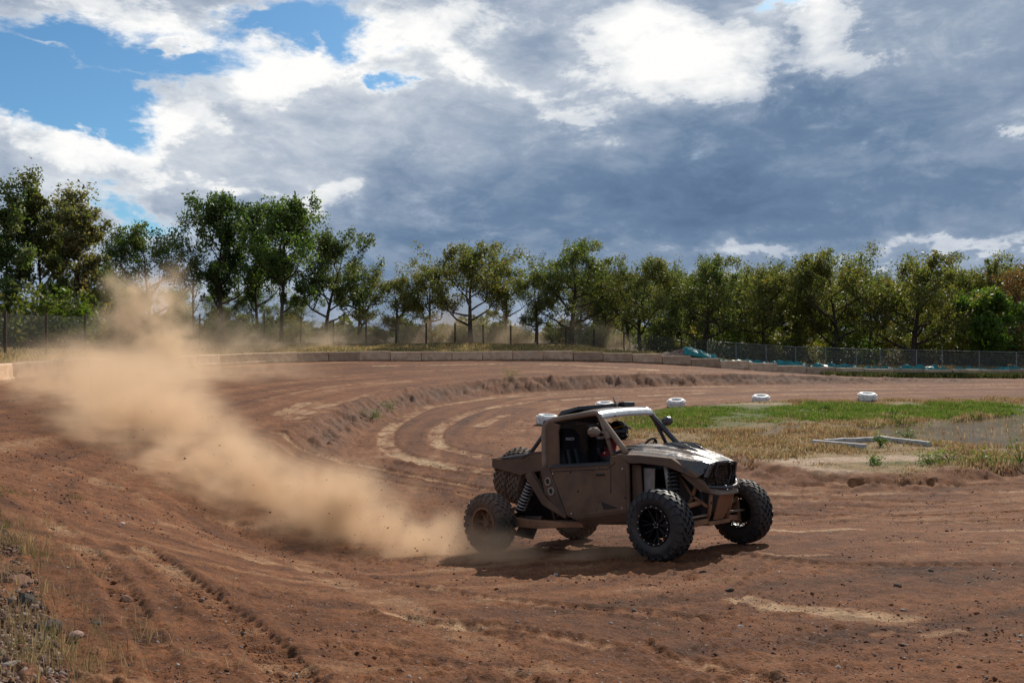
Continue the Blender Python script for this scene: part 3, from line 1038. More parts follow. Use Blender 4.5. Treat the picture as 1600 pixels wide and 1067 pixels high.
def netting(px0, py0, px1, py1, d0, d1, hgt, label, seed):
    """a crumpled low run of plastic netting, draped on the ground"""
    rr = np.random.default_rng(seed)
    a = at_d(px0, d0); b = at_d(px1, d1)
    N = max(14, int((b - a).length * 3)); vs, fs = [], []
    off = (b - a).normalized().cross(Vector((0, 0, 1)))
    for i in range(N + 1):
        p = a + (b - a) * (i / N); g = gz(p.x, p.y)
        hh = hgt * .78 * (.45 + .55 * abs(math.sin(i * .9 + seed)) * rr.uniform(.5, 1.2)) * min(1, i / 2 + .3, (N - i) / 2 + .3)
        prof = [(-.45, .03), (-.25, .55), (-.05, 1.0), (.12, .8), (.3, .35), (.5, .03)]
        for o_, z in prof:
            q = p + off * (o_ + rr.uniform(-.07, .07))
            vs.append((q.x, q.y, g + .02 + (.14 if z > .3 else 0) + hh * z * rr.uniform(.75, 1.2)))
    m_ = 6
    for i in range(N):
        for j in range(m_ - 1):
            q = i * m_ + j
            fs.append((q, q + m_, q + m_ + 1, q + 1))
    o = MB().add(vs, fs).build('plastic_netting', M['teal'], smooth=False, thick=.015)
    tag(o, label, 'netting', 'crumpled teal netting behind the barrier')
    return o


def heap():
    c = at_d(1072, 66)
    b = MB()
    vs, fs = [], []
    NA, NR_ = 40, 9
    rr = np.random.default_rng(5)
    top = EYE + (HOR - 545) / F_PX * 66
    hh = top - c.z + .1
    for j in range(NR_ + 1):
        for i in range(NA):
            a = 2 * math.pi * i / NA; r = j / NR_
            x, y = c.x + 2.9 * r * math.cos(a), c.y + 1.9 * r * math.sin(a)
            prof = (1 - r) ** .8
            z = gz(x, y) - .08 + hh * prof * (.95 + .25 * float(fbm(np.array([x * 1.7]), np.array([y * 1.7]), 3, 71)[0])) + rr.uniform(-.05, .05) * (r > .05)
            vs.append((x, y, z))
    for j in range(NR_):
        for i in range(NA):
            i2 = (i + 1) % NA
            fs.append((j * NA + i, j * NA + i2, (j + 1) * NA + i2, (j + 1) * NA + i))
    o = b.add(vs, fs).build('spoil_heap', M['gravel_dirt'], smooth=False)
    tag(o, 'low heap of greyish rubble and soil behind the middle of the barrier', 'heap')
    return hh, c


M['gravel_dirt'] = simple('rubble', (.22, .15, .115), .95, var=.5, scale=5, bmp=.03, spec=.15)
hh, hc = heap()
netting(1068, 0, 1142, 0, 65.4, 65.0, .30, 'teal plastic netting draped over the right side of the spoil heap', 3)
for vtx in bpy.data.objects['plastic_netting'].data.vertices:      # lie on the heap's flank
    r_ = math.hypot((vtx.co.x - hc.x) / 2.9, (vtx.co.y - hc.y) / 1.9)
    vtx.co.z += max(0, hh * (1 - min(r_, 1)) ** .8)
netting(1140, 0, 1200, 0, 66, 67, 0.42, 'teal plastic netting lying crumpled just right of the spoil heap', 8)
netting(1203, 0, 1262, 0, 66.5, 66.5, .62, 'teal plastic netting bunched below the left end of the chain link fence', 14)
netting(1264, 0, 1345, 0, 66.5, 66, .55, 'bright blue-teal plastic netting in front of the middle fence posts', 21)
netting(1346, 0, 1398, 0, 65.8, 65.6, .40, 'torn end of blue-teal netting left of the forked oak', 24)
netting(1400, 0, 1480, 0, 65.5, 65.2, .58, 'teal plastic netting lying before the forked oak', 27)
netting(1484, 0, 1545, 0, 65.3, 65.2, .42, 'thin low strip of blue netting right of the forked oak', 33)
netting(1548, 0, 1625, 0, 65.3, 65.3, .52, 'teal plastic netting at the foot of the reddish tree', 39)

# ------------------------------------------------------------------ trees
def leaf_mat(t, out):
    oi = t.node('ShaderNodeObjectInfo')
    a = t.node('ShaderNodeAttribute', attribute_name='tint')
    pos = t.node('ShaderNodeNewGeometry').outputs['Position']
    n = t.noise(pos, .55, 3, .5)
    c = t.mix(1.0, a.outputs['Color'], oi.outputs['Color'], 'MULTIPLY')
    c = t.mix(1.0, c, t.ramp(n, [(.35, (.78, .84, .82)), (.65, (1.25, 1.15, 1.05))]), 'MULTIPLY')
    d = t.node('ShaderNodeBsdfPrincipled'); t.put(d.inputs['Base Color'], c); d.inputs['Roughness'].default_value = .5; d.inputs['Specular IOR Level'].default_value = .35
    tl = t.node('ShaderNodeBsdfTranslucent')
    t.put(tl.inputs[0], t.mix(1.0, c, (1.2, 1.3, .62, 1), 'MULTIPLY'))
    mxs = t.node('ShaderNodeMixShader'); mxs.inputs[0].default_value = .52
    t.l.new(d.outputs[0], mxs.inputs[1]); t.l.new(tl.outputs[0], mxs.inputs[2]); t.l.new(mxs.outputs[0], out.inputs[0])


M['leaf'] = mat('leaves', leaf_mat)
def straw_mat(t, out):
    a = t.node('ShaderNodeAttribute', attribute_name='tint')
    d = t.node('ShaderNodeBsdfDiffuse'); t.put(d.inputs[0], a.outputs['Color'])
    tl = t.node('ShaderNodeBsdfTranslucent'); t.put(tl.inputs[0], a.outputs['Color'])
    mxs = t.node('ShaderNodeMixShader'); mxs.inputs[0].default_value = .35
    t.l.new(d.outputs[0], mxs.inputs[1]); t.l.new(tl.outputs[0], mxs.inputs[2]); t.l.new(mxs.outputs[0], out.inputs[0])


M['straw'] = mat('grass_blades', straw_mat)
M['bark'] = simple('bark', (.055, .042, .033), .95, var=.45, scale=5, bmp=.02, spec=.15)


def grow(rr, H, trunk_r, first, spread, n_limb, up=.5, fork=False, lean=0.0, crown_r=.36, wob=.06):
    """tubes [(points, radii)] and leaf-bearing points"""
    tubes, tips = [], []

    def branch(p, d, L, r, depth):
        n = 5
        pts, rad = [p.copy()], [r]
        q, dd = p.copy(), d.copy()
        for i in range(n):
            dd = (dd + np.array([rr.normal(0, .22), rr.normal(0, .22), rr.normal(.05, .14) + up * .10])).astype(float)
            dd /= np.linalg.norm(dd)
            q = q + dd * L / n
            pts.append(q.copy()); rad.append(max(r * (1 - .78 * (i + 1) / n), .008))
        tubes.append((pts, rad))
        if depth >= 2:
            tips.extend([(pts[k], L) for k in (2, 3, 4, 5)])
            return
        if depth == 1:
            tips.extend([(pts[k], L) for k in (3, 4, 5)])
        m_ = rr.integers(4, 7) if depth == 0 else rr.integers(3, 6)
        for k in range(m_):
            s = rr.uniform(.30, 1.0)
            ix = min(int(s * n), n - 1)
            a = rr.uniform(0, 2 * math.pi)
            side = np.array([math.cos(a), math.sin(a), rr.uniform(-.25, .7)])
            nd = dd * .6 + side * .85
            nd /= np.linalg.norm(nd)
            branch(pts[ix] + (pts[ix + 1] - pts[ix]) * (s * n - ix if s * n - ix <= 1 else 1), nd, L * rr.uniform(.42, .66), max(rad[ix] * .55, .012), depth + 1)

    # trunk
    N = 9
    pts, rad = [], []
    ang = rr.uniform(0, 6.28)
    for i in range(N + 1):
        f_ = i / N
        pts.append(np.array([lean * H * f_ ** 1.5 + wob * H * .5 * math.sin(f_ * 3.3 + ang) * f_, wob * H * .4 * math.sin(f_ * 4.1 + ang * 1.7) * f_, H * .74 * f_]))
        rad.append(trunk_r * (1.25 if i == 0 else 1) * (1 - .86 * f_ ** 1.1))
    tubes.append((pts, rad))
    a0 = rr.uniform(0, 6.28)
    for k in range(n_limb):
        f_ = first + (1 - first) * ((k + .5) / n_limb) ** .9 * .97
        ix = min(int(f_ * N), N - 1)
        p = pts[ix] + (pts[ix + 1] - pts[ix]) * (f_ * N - ix)
        a = a0 + k * 2.4 + rr.normal(0, .35)
        rise = up * (.5 + f_) + rr.normal(0, .12)
        d = np.array([math.cos(a), math.sin(a), rise]); d /= np.linalg.norm(d)
        gg = (f_ - first) / (1 - first)
        prof = (.72 + .28 * min(1, gg * 3)) * (1 - .42 * gg ** 3)
        L = H * crown_r * spread * prof * rr.uniform(.75, 1.2)
        branch(p, d, L, max(rad[ix] * .62, .03), 0)
    # top
    for k in range(3):
        d = np.array([rr.normal(0, .5), rr.normal(0, .5), 1.0]); d /= np.linalg.norm(d)
        branch(pts[-1], d, H * .17, rad[-1], 1)
    return tubes, tips


def tubes_mesh(tubes, seg_big=7):
    mb = MB()
    for pts, rad in tubes:
        mb.tube(pts, rad, seg_big if rad[0] > .06 else (5 if rad[0] > .025 else 3), caps=False)
    return mb


def leaves(rr, tips, per, size, spread, cols, drop=0.0):
    P = np.array([t[0] for t in tips]); Ls = np.array([t[1] for t in tips])
    if drop:
        k = rr.random(len(P)) > drop
        P, Ls = P[k], Ls[k]
    n = len(P) * per
    C = np.repeat(P, per, 0); sp = np.repeat(np.clip(Ls * spread, .12, .6), per)
    off = rr.normal(0, 1, (n, 3)); off /= np.maximum(np.linalg.norm(off, axis=1, keepdims=True), 1e-6)
    C = C + off * (sp * rr.random(n) ** .5)[:, None]
    u = rr.normal(0, 1, (n, 3)); u /= np.linalg.norm(u, axis=1, keepdims=True)
    w = rr.normal(0, 1, (n, 3)); w = np.cross(u, w); w /= np.linalg.norm(w, axis=1, keepdims=True)
    s = size * rr.uniform(.6, 1.35, n)[:, None]
    # a bent lozenge: four corners, two triangles
    V = np.stack([C - u * s, C + w * s * .55 + np.cross(u, w) * s * .15, C + u * s, C - w * s * .55 + np.cross(u, w) * s * .15], 1).reshape(-1, 3)
    F = np.arange(n * 4).reshape(-1, 4)
    cols = np.array(cols)
    pick = rr.integers(0, len(cols), len(P))
    cc = cols[np.repeat(pick, per)] * rr.uniform(.7, 1.3, (n, 1))
    return V, F, np.repeat(cc, 4, 0)


OAK = [(.125, .155, .056), (.115, .150, .052), (.145, .160, .062), (.160, .155, .066), (.100, .138, .046), (.165, .150, .070)]
DEEP = [(.088, .122, .046), (.10, .138, .05), (.075, .105, .04), (.125, .142, .056)]
FEATHER = [(.18, .175, .10), (.20, .18, .11), (.16, .15, .085), (.14, .15, .07)]


def tree_proto(name, seed, H, tr, first, spread, nl, cols, per=9, size=.15, lsp=.30, up=.5, lean=0.0, crown_r=.36, drop=0.0, wob=.06, forked=False):
    rr = np.random.default_rng(seed)
    tubes, tips = grow(rr, H, tr, first, spread, nl, up, forked, lean, crown_r, wob)
    root = bpy.data.objects.new(name, None); root.empty_display_size = .3
    mb = tubes_mesh(tubes)
    # root flare
    tk = mb.build('trunk', M['bark'], root, smooth=True)
    V, F, C = leaves(rr, tips, per, size, lsp, cols, drop)
    cr = np_mesh('crown', V, F, M['leaf'], root, attrs={'tint': C})
    return root, float(np.percentile(V[:, 2], 99.7)), len(tips)


PROTO = {}
def proto(key, *a, **k):
    r_, H, nt = tree_proto(*a, **k)
    PROTO[key] = (r_, H, False)


proto('oak_a', 'oak_tree', 1, 10, .24, .17, 1.15, 13, OAK, per=9, up=.30, size=.115, lsp=.55)
proto('oak_b', 'oak_tree', 2, 10, .28, .20, 1.30, 13, OAK, per=9, up=.20, size=.115, lsp=.55)
proto('oak_c', 'oak_tree', 3, 10, .22, .24, 1.10, 12, OAK, per=9, up=.40, size=.115, lsp=.55)
proto('oak_d', 'oak_tree', 4, 10, .26, .16, 1.15, 13, OAK, per=9, up=.25, size=.115, lsp=.55, wob=.10)
proto('oak_e', 'oak_tree', 15, 10, .25, .20, 1.35, 12, OAK, per=9, up=.45, size=.115, lsp=.55, wob=.09)
proto('tall_a', 'tall_tree', 5, 11, .17, .24, .78, 14, DEEP, per=9, up=.6, size=.115, lsp=.55)
proto('tall_b', 'tall_tree', 6, 11, .20, .26, .88, 14, DEEP, per=10, up=.6, size=.115, lsp=.55)
proto('thin_a', 'slender_tree', 7, 11, .12, .34, .50, 12, FEATHER, per=8, up=.8, size=.10, lsp=.6)
proto('thin_b', 'slender_tree', 8, 11, .13, .26, .52, 12, OAK, per=9, up=.7, size=.11, lsp=.6)
proto('lean', 'leaning_tree', 9, 10, .20, .20, 1.1, 12, DEEP, per=9, up=.35, size=.12, lsp=.5, lean=.16)
proto('bare', 'bare_tree', 10, 10, .10, .25, .5, 9, OAK, per=2, up=.7, drop=.75, size=.1)
proto('young', 'young_tree', 12, 5, .08, .12, 1.0, 10, [(.12, .20, .03), (.14, .22, .032), (.09, .16, .026)], per=13, up=.5, size=.10, lsp=.7)


def shrub_proto(key, seed, cols):
    rr = np.random.default_rng(seed)
    tubes, tips = [], []
    for k in range(46):
        a = rr.uniform(0, 6.28); t_ = rr.uniform(0, 1); rad = 1.25 * math.sqrt(rr.uniform(.02, 1))
        p = np.array([rad * math.cos(a), rad * math.sin(a), .15 + (2.25 - .15) * t_ * (1 - (rad / 1.5) ** 2)])
        m_ = p * .55 + np.array([rr.normal(0, .08), rr.normal(0, .08), -.05])
        if k % 2 == 0:
            tubes.append(([np.array([rr.normal(0, .06), rr.normal(0, .06), -.1]), m_, p], [.022, .014, .006]))
        tips.append((p, .9))
    root = bpy.data.objects.new('shrub', None); root.empty_display_size = .3
    tubes_mesh(tubes).build('stem', M['bark'], root, smooth=True)
    V, F, C = leaves(rr, tips, 60, .075, .55, cols)
    np_mesh('foliage', V, F, M['leaf'], root, attrs={'tint': C})
    PROTO[key] = (root, 2.4, False)


shrub_proto('shrub_a', 13, [(.095, .125, .028), (.12, .14, .032), (.15, .14, .05)])
shrub_proto('shrub_b', 14, [(.15, .155, .04), (.11, .15, .035), (.19, .155, .07)])


def plant(key, px, d, top, label, cat='tree', group=None, colr=(1, 1, 1), rz=None, wide=1.0, dx_=0.0):
    r_, H, used = PROTO[key]
    p = at_d(px, d)
    hgt = EYE + (HOR - top) / F_PX * d - p.z
    if not used:
        o = r_; col.objects.link(o) if o.name not in col.objects else None
        PROTO[key] = (r_, H, True)
    else:
        o = copy_tree(r_)
    s = hgt / H
    o.location = (p.x, p.y, p.z - .1)
    o.rotation_euler = (0, 0, rz if rz is not None else random.uniform(0, 6.28))
    o.scale = (s * wide, s * wide, s)
    for ch in o.children:
        ch.color = (*colr, 1)
    tag(o, label, cat, group)
    return o


TREES = [
    ('thin_b', 14, 52, 278, 'tall dark slender tree at the far left edge behind the mesh fence', (.8, .95, .9), 1.0),
    ('tall_a', -52, 58, 285, 'tall dark tree cut by the left border of the view', (.75, .9, .8), .8),
    ('thin_b', 62, 54, 266, 'tall ragged slender tree with a bare tip, second from the left edge', (.85, .85, .75), .85),
    ('thin_a', 122, 57, 286, 'tall feathery pale-leaved slender tree left of the blue gap in the trees', (1.1, 1.08, 1.0), 1.25),
    ('thin_a', 92, 61, 300, 'feathery slender tree standing just behind the pale-leaved one', (.95, .9, .75), .9),
    ('oak_c', 150, 64, 402, 'lower bushy oak between the feathery tree and the round oak', (.8, 1.0, .8), 1.0),
    ('oak_e', 232, 63, 346, 'round dense oak standing alone behind the dust plume', (.75, .95, .75), .85),
    ('bare', 303, 64, 326, 'nearly bare thin tree with a straight stem beside the two tallest oaks', (1, 1, 1), .8),
    ('tall_b', 347, 67, 302, 'tall dense dark tree, left of the closely paired two', (.75, .9, .75), .95),
    ('tall_a', 440, 66, 304, 'tall dense bright green tree, right of the closely paired two', (1.0, 1.15, .85), .95),
    ('tall_b', 402, 71, 318, 'tall dark tree tucked behind the closely paired two', (.7, .85, .75), .75),
    ('lean', 508, 70, 357, 'open leaning tree with sky showing between its limbs, right of the tallest pair', (1.0, 1.0, 1.0), 1.0),
    ('oak_d', 560, 74, 408, 'thin-crowned tree at the dip of the tree line', (1.05, 1.0, .9), 0.98),
    ('oak_b', 620, 75, 412, 'low broad olive oak behind the drifting dust', (1.15, 1.05, 1.0), 1.03),
    ('oak_a', 672, 77, 402, 'olive oak just left of the tall open-crowned oak', (1.2, 1.05, .95), 1.03),
    ('oak_e', 735, 74, 377, 'tall open-crowned oak with yellowish leaves rising from the dust', (1.22, 1.08, .95), 1.15),
    ('oak_c', 790, 79, 396, 'oak between the open-crowned oak and the dark rounded one', (1.05, 1.0, .9), 1.03),
    ('oak_b', 838, 74, 402, 'dark rounded oak with crooked trunk behind the barrier', (.95, .95, .85), .85),
    ('oak_d', 893, 76, 373, 'tall oak with two pointed tops near the middle', (.95, 1.0, .85), 1.0),
    ('oak_c', 945, 80, 406, 'oak behind the right shoulder of the twin-topped oak', (1.0, .95, .85), .9),
    ('oak_e', 1000, 75, 397, 'broad domed oak with many upright limbs above the spoil heap', (1.05, 1.0, .9), .95),
    ('oak_a', 1048, 82, 412, 'narrow oak next right of the domed oak', (.95, 1.0, .9), .8),
    ('oak_d', 1102, 76, 398, 'dark upright oak with gaps of white sky around it', (.9, .95, .85), .85),
    ('oak_b', 1152, 81, 404, 'oak with a single straight black trunk above the netting', (1.1, 1.05, .9), .9),
    ('oak_a', 1192, 77, 403, 'olive oak left of the highest crown of the right wood', (1.15, 1.05, .9), .85),
    ('oak_c', 1246, 80, 402, 'dense oak under the left flank of the highest crown', (1.0, .95, .85), .95),
    ('oak_e', 1305, 76, 387, 'highest domed oak of the right wood', (1.1, 1.03, .9), .95),
    ('oak_b', 1362, 80, 400, 'oak between the highest dome and the forked oak', (1.05, .95, .85), .9),
    ('oak_d', 1428, 72, 394, 'forked oak with a clear trunk standing before the right wood', (1.15, 1.05, .85), 1.05),
    ('oak_a', 1492, 79, 405, 'oak behind the right limb of the forked oak', (1.15, 1.05, .8), .9),
    ('oak_c', 1540, 80, 398, 'yellow-green oak left of the reddish tree', (1.2, 1.15, .8), .85),
    ('young', 1540, 71, 450, 'bright green young tree in front of the right wood', (.82, .85, .95), 1.0),
    ('oak_b', 1604, 75, 388, 'reddish brown oak at the right border of the view', (1.30, .66, .95), .95),
    ('oak_e', 1690, 78, 390, 'dark oak beyond the right border of the view', (1.0, .95, .85), .95),
]
for key, px, d, top, lab, c, wd in TREES:
    plant(key, px, d, top, lab, 'tree', 'trees standing beyond the fence', c, None, wd)

# the rows behind: nothing tells these apart
rr = np.random.default_rng(77)
keys = ['oak_a', 'oak_b', 'oak_c', 'oak_d', 'oak_e']
for k in range(26):
    px = 900 + k * 30 + rr.uniform(-10, 10)
    d = rr.uniform(86, 106)
    plant(keys[k % 5], px, d, rr.uniform(410, 432), 'oak in the back rows of the dense wood, seen only through the trees in front', 'tree', 'oaks in the back rows of the right wood',
          tuple(np.array([.95, .95, .85]) * rr.uniform(.8, 1.1)), None, 1.0)
for k in range(9):
    px = -40 + k * 62 + rr.uniform(-15, 15)
    d = rr.uniform(82, 100)
    plant(keys[(k * 2) % 5], px, d, rr.uniform(428, 452), 'low oak far back behind the left trees, seen only in their gaps', 'tree', 'oaks far behind the left trees',
          tuple(np.array([.9, 1.0, .85]) * rr.uniform(.8, 1.1)), None, 1.1)

SHR = [(20, 50, 430), (60, 54, 450), (95, 52, 440), (140, 56, 432), (185, 60, 468), (215, 62, 470), (270, 64, 472), (330, 68, 480), (390, 70, 486), (450, 72, 490), (560, 74, 506), (590, 74, 502), (640, 75, 500), (680, 75, 505), (725, 75, 507),
       (780, 76, 505), (815, 76, 500), (868, 76, 500), (925, 76, 498), (960, 77, 505), (1030, 77, 505), (1085, 77, 508), (1130, 78, 500), (1180, 77, 505), (1215, 78, 505), (1270, 78, 502), (1330, 77, 500), (1395, 77, 498), (1460, 76, 500), (1510, 75, 500), (1560, 74, 490), (1600, 72, 505)]
near = ['at the far left edge', 'under the ragged slender tree', 'under the feathery tree', 'right of the feathery tree', 'left of the round oak', 'in front of the round oak', 'right of the round oak', 'left of the tallest pair', 'under the tallest pair', 'right of the tallest pair',
        'under the dip of the tree line', 'just right of the dip of the tree line', 'under the low broad oak', 'left of the open-crowned oak', 'under the open-crowned oak', 'right of the open-crowned oak', 'left of the dark rounded oak', 'right of the dark rounded oak',
        'right of the twin-topped oak', 'left of the domed oak above the spoil heap', 'right of the domed oak above the spoil heap', 'under the dark upright oak', 'left of the straight black trunk', 'right of the straight black trunk', 'where the chain link fence begins', 'left of the highest domed oak',
        'right of the highest domed oak', 'left of the forked oak', 'right of the forked oak', 'left of the bright young tree', 'right of the bright young tree', 'under the reddish oak']
for i, ((px, d, top), w_) in enumerate(zip(SHR, near)):
    c = np.array([(1, 1, 1), (1.25, 1.1, .8), (.8, 1.05, .8), (1.1, .95, .9)][i % 4])
    plant(['shrub_a', 'shrub_b'][i % 2], px + random.uniform(-6, 6), d, top, 'leafy undergrowth shrub ' + w_, 'shrub', 'shrubs along the edge of the trees', tuple(c), None, 1.15)
for key, (r_, H, used) in PROTO.items():
    if not used:
        for ch in list(r_.children): bpy.data.objects.remove(ch)


# ------------------------------------------------------------------ the buggy
def pose_matrix(x, y, z, yaw, pi_, ro):
    cy, sy = math.cos(yaw), math.sin(yaw); cp, sp = math.cos(pi_), math.sin(pi_); cr, sr = math.cos(ro), math.sin(ro)
    Rz = Matrix(((cy, -sy, 0), (sy, cy, 0), (0, 0, 1)))
    Ry = Matrix(((cp, 0, -sp), (0, 1, 0), (sp, 0, cp)))
    Rx = Matrix(((1, 0, 0), (0, cr, -sr), (0, sr, cr)))
    m_ = (Rz @ Ry @ Rx).to_4x4()
    m_.translation = (x, y, z)
    return m_


CAR = pose_matrix(1.468, 12.426, -0.295, -0.782, 0.151, -0.062)
WB, TRK, WR = 3.09, 1.939, .443


def mud_paint(name, paint, mud, cover, rough0=.35, metal=0.0, spots=0.5, coat=0.0, up_clean=0.0):
    """paint under dried mud; spots = dark wet splatter"""
    def b(t, out):
        pos = t.node('ShaderNodeTexCoord').outputs['Object']
        n = t.noise(pos, 2.6, 6, .65, .4)
        n2 = t.noise(pos, 22.0, 5, .65)
        n3 = t.noise(pos, 70.0, 3, .6)
        k = t.m('ADD', t.m('MULTIPLY', n, .86), t.m('MULTIPLY', n2, .14))
        if up_clean:
            nz = t.sep(t.node('ShaderNodeNewGeometry').outputs['Normal'])[2]
            k = t.m('SUBTRACT', k, t.m('MULTIPLY', t.mr(nz, .3, .9), up_clean))
        f_ = t.mr(k, .66 - cover * .5, .82 - cover * .5)
        mc = t.mix(t.mr(t.noise(t.vm('ADD', pos, (3.1, 1.7, 5.2)), 1.7, 4, .6, .6), .3, .7), tuple(x * .72 for x in mud), tuple(min(1, x * 1.25) for x in mud))
        c = t.mix(f_, paint, mc)
        vor = t.node('ShaderNodeTexVoronoi'); vor.inputs['Scale'].default_value = 17.0; t.put(vor.inputs['Vector'], t.vm('ADD', pos, t.scale(t.noise(pos, 30, 2, .5, 0, 'Color'), .03)))
        vs = t.sep(vor.outputs['Color'])
        sp = t.m('MULTIPLY', t.m('LESS_THAN', vor.outputs['Distance'], t.m('MULTIPLY', vs[1], .38)), t.m('LESS_THAN', vs[0], spots * .6))
        c = t.mix(sp, c, (.022, .017, .014))
        rg = t.m('ADD', t.m('MULTIPLY', t.m('MAXIMUM', f_, sp), .85 - rough0), rough0)
        rg = t.m('ADD', rg, t.m('MULTIPLY', t.m('SUBTRACT', n2, .5), .2))
        h = t.m('ADD', t.m('ADD', t.m('MULTIPLY', f_, .3), t.m('MULTIPLY', n3, .08)), t.m('MULTIPLY', sp, .8))
        principled(t, out, base=c, rough=rg, metal=t.m('MULTIPLY', t.m('SUBTRACT', 1.0, f_), metal), normal=bump(t, h, .5, .006), coat=coat)
    return mat(name, b)


MUD = (.135, .077, .046)
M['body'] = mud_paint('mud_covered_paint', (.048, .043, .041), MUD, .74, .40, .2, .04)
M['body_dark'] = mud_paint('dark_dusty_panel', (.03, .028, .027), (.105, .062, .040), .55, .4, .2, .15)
M['hood'] = mud_paint('wet_splattered_hood', (.075, .071, .068), (.17, .118, .084), .50, .26, .4, .55, .3, .05)
M['roof_front'] = mud_paint('wet_silver_roof', (.42, .42, .42), (.30, .24, .19), .15, .22, .6, .75, .3)
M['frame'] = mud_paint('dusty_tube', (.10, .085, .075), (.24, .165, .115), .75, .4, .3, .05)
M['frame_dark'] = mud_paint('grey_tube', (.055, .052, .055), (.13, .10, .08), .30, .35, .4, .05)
M['sus'] = mud_paint('muddy_suspension', (.12, .06, .035), (.26, .125, .062), .80, .5, .2, .12)
M['black'] = simple('black_plastic', (.012, .012, .013), .45, var=.4, scale=12)
M['blackm'] = simple('black_metal', (.016, .015, .015), .35, .6, var=.4, scale=12)
M['tyre'] = mud_paint('tyre_rubber', (.020, .020, .021), (.065, .050, .040), .42, .6, 0, 0)
M['tyre_rear'] = mud_paint('dusty_tyre_rubber', (.024, .022, .021), (.12, .080, .055), .62, .7, 0, 0)
M['tyre_mud'] = mud_paint('muddy_tyre_rubber', (.03, .026, .023), (.16, .105, .070), .85, .7, 0, 0)
M['rim_mud'] = mud_paint('muddy_rim', (.05, .035, .028), (.21, .115, .062), .80, .5, .2, 0)
M['bolt'] = simple('steel_bolt', (.55, .50, .45), .35, .8, var=.2)
M['spring'] = simple('spring_steel', (.33, .30, .28), .45, .5, var=.35, scale=10)
M['spring_dark'] = simple('dark_spring', (.055, .050, .048), .4, .5, var=.35, scale=10)
M['radiator'] = mat('muddy_radiator', lambda t, o: principled(t, o, base=t.mix(t.mr(t.noise(t.node('ShaderNodeTexCoord').outputs['Object'], 28, 3, .6), .4, .6), (.10, .06, .04), (.62, .44, .32)), rough=.14, metal=.9,  # lighter noise patches in the base colour stand in for glints
                   normal=bump(t, t.noise(t.node('ShaderNodeTexCoord').outputs['Object'], 45, 3, .6), 1.0, .06)))
M['mirror'] = simple('mirror_glass', (.7, .7, .7), .05, 1.0, var=.05)
M['greyplate'] = mud_paint('scuffed_grey_plate', (.30, .28, .26), (.24, .18, .135), .4, .45, .3, .1)
M['fabric'] = simple('black_seat_fabric', (.010, .010, .012), .85, var=.4, scale=25, spec=.3)
M['white_print'] = simple('white_print', (.62, .62, .62), .7, var=.1)
M['strap'] = simple('harness_webbing', (.035, .034, .036), .8, var=.4, scale=30)

buggy = bpy.data.objects.new('off_road_buggy', None)
buggy.empty_display_size = .3
buggy.matrix_world = CAR
col.objects.link(buggy)
tag(buggy, 'mud covered open off-road race buggy sliding through the bend, dust behind its rear wheels', 'buggy')


def plate(name, pts, m_, off, bevel=.006, parent=None):
    return MB().prism(pts, off).build(name, m_, parent or buggy, bevel=bevel)


def xz(pts, y): return [(x, y, z) for x, z in pts]


def arc_pts(pts, n=5):
    return [tuple(p) for p in catmull(pts, n)]


# --- wheels
def tyre_mesh(wd=.30, pitches=24):
    h = wd / 2
    b = MB()
    prof = [(.232, -h * .78), (.25, -h * .92), (.30, -h * 1.04), (.35, -h * 1.06), (.388, -h * .98), (.410, -h * .80), (.418, -h * .4), (.420, 0), (.418, h * .4), (.410, h * .80), (.388, h * .98), (.35, h * 1.06), (.30, h * 1.04), (.25, h * .92), (.232, h * .78), (.236, 0)]
    b.lathe(prof, 56, 'y', closed=True)

    def lug(a, y0, y1, w_, r0, r1, skew=0.0, drop0=0.0, drop1=0.0):
        vs = []
        for y, sk, dr_ in ((y0, -skew, drop0), (y1, skew, drop1)):
            for da, r in ((-w_, r0), (w_, r0), (w_ * .82, r1), (-w_ * .82, r1)):
                t_ = a + da + sk
                rr_ = r - dr_
                vs.append((rr_ * math.cos(t_), y, rr_ * math.sin(t_)))
        b.add(vs, [(0, 1, 2, 3), (7, 6, 5, 4), (0, 4, 5, 1), (1, 5, 6, 2), (2, 6, 7, 3), (3, 7, 4, 0)])

    st = 2 * math.pi / pitches
    for k in range(pitches):
        a = k * st
        lug(a, -h * .30, -h * .03, st * .36, .410, .443, .03)
        lug(a + st * .5, h * .03, h * .30, st * .36, .410, .443, .03)
        lug(a + st * .45, -h * .66, -h * .36, st * .36, .405, .442, -.03, .006, 0)
        lug(a + st * .95, h * .36, h * .66, st * .36, .405, .442, -.03, 0, .006)
        for s in (-1, 1):
            a2 = a + (0 if s < 0 else st * .5)
            y0, y1 = (-h * 1.02, -h * .70) if s < 0 else (h * .70, h * 1.02)
            lug(a2, y0, y1, st * .38, .385, .437, 0, .022 if s < 0 else 0, 0 if s < 0 else .022)
            # side biter running down the shoulder
            yy = s * h
            vs = []
            for r, y in ((.335, yy * 1.045), (.402, yy * .90)):
                for da in (-st * .24, st * .24):
                    for dy in (0, s * .016):
                        t_ = a2 + da
                        vs.append((r * math.cos(t_), y + dy, r * math.sin(t_)))
            b.add(vs, [(0, 1, 3, 2), (4, 6, 7, 5), (0, 4, 5, 1), (2, 3, 7, 6), (1, 5, 7, 3), (0, 2, 6, 4)])
    return b


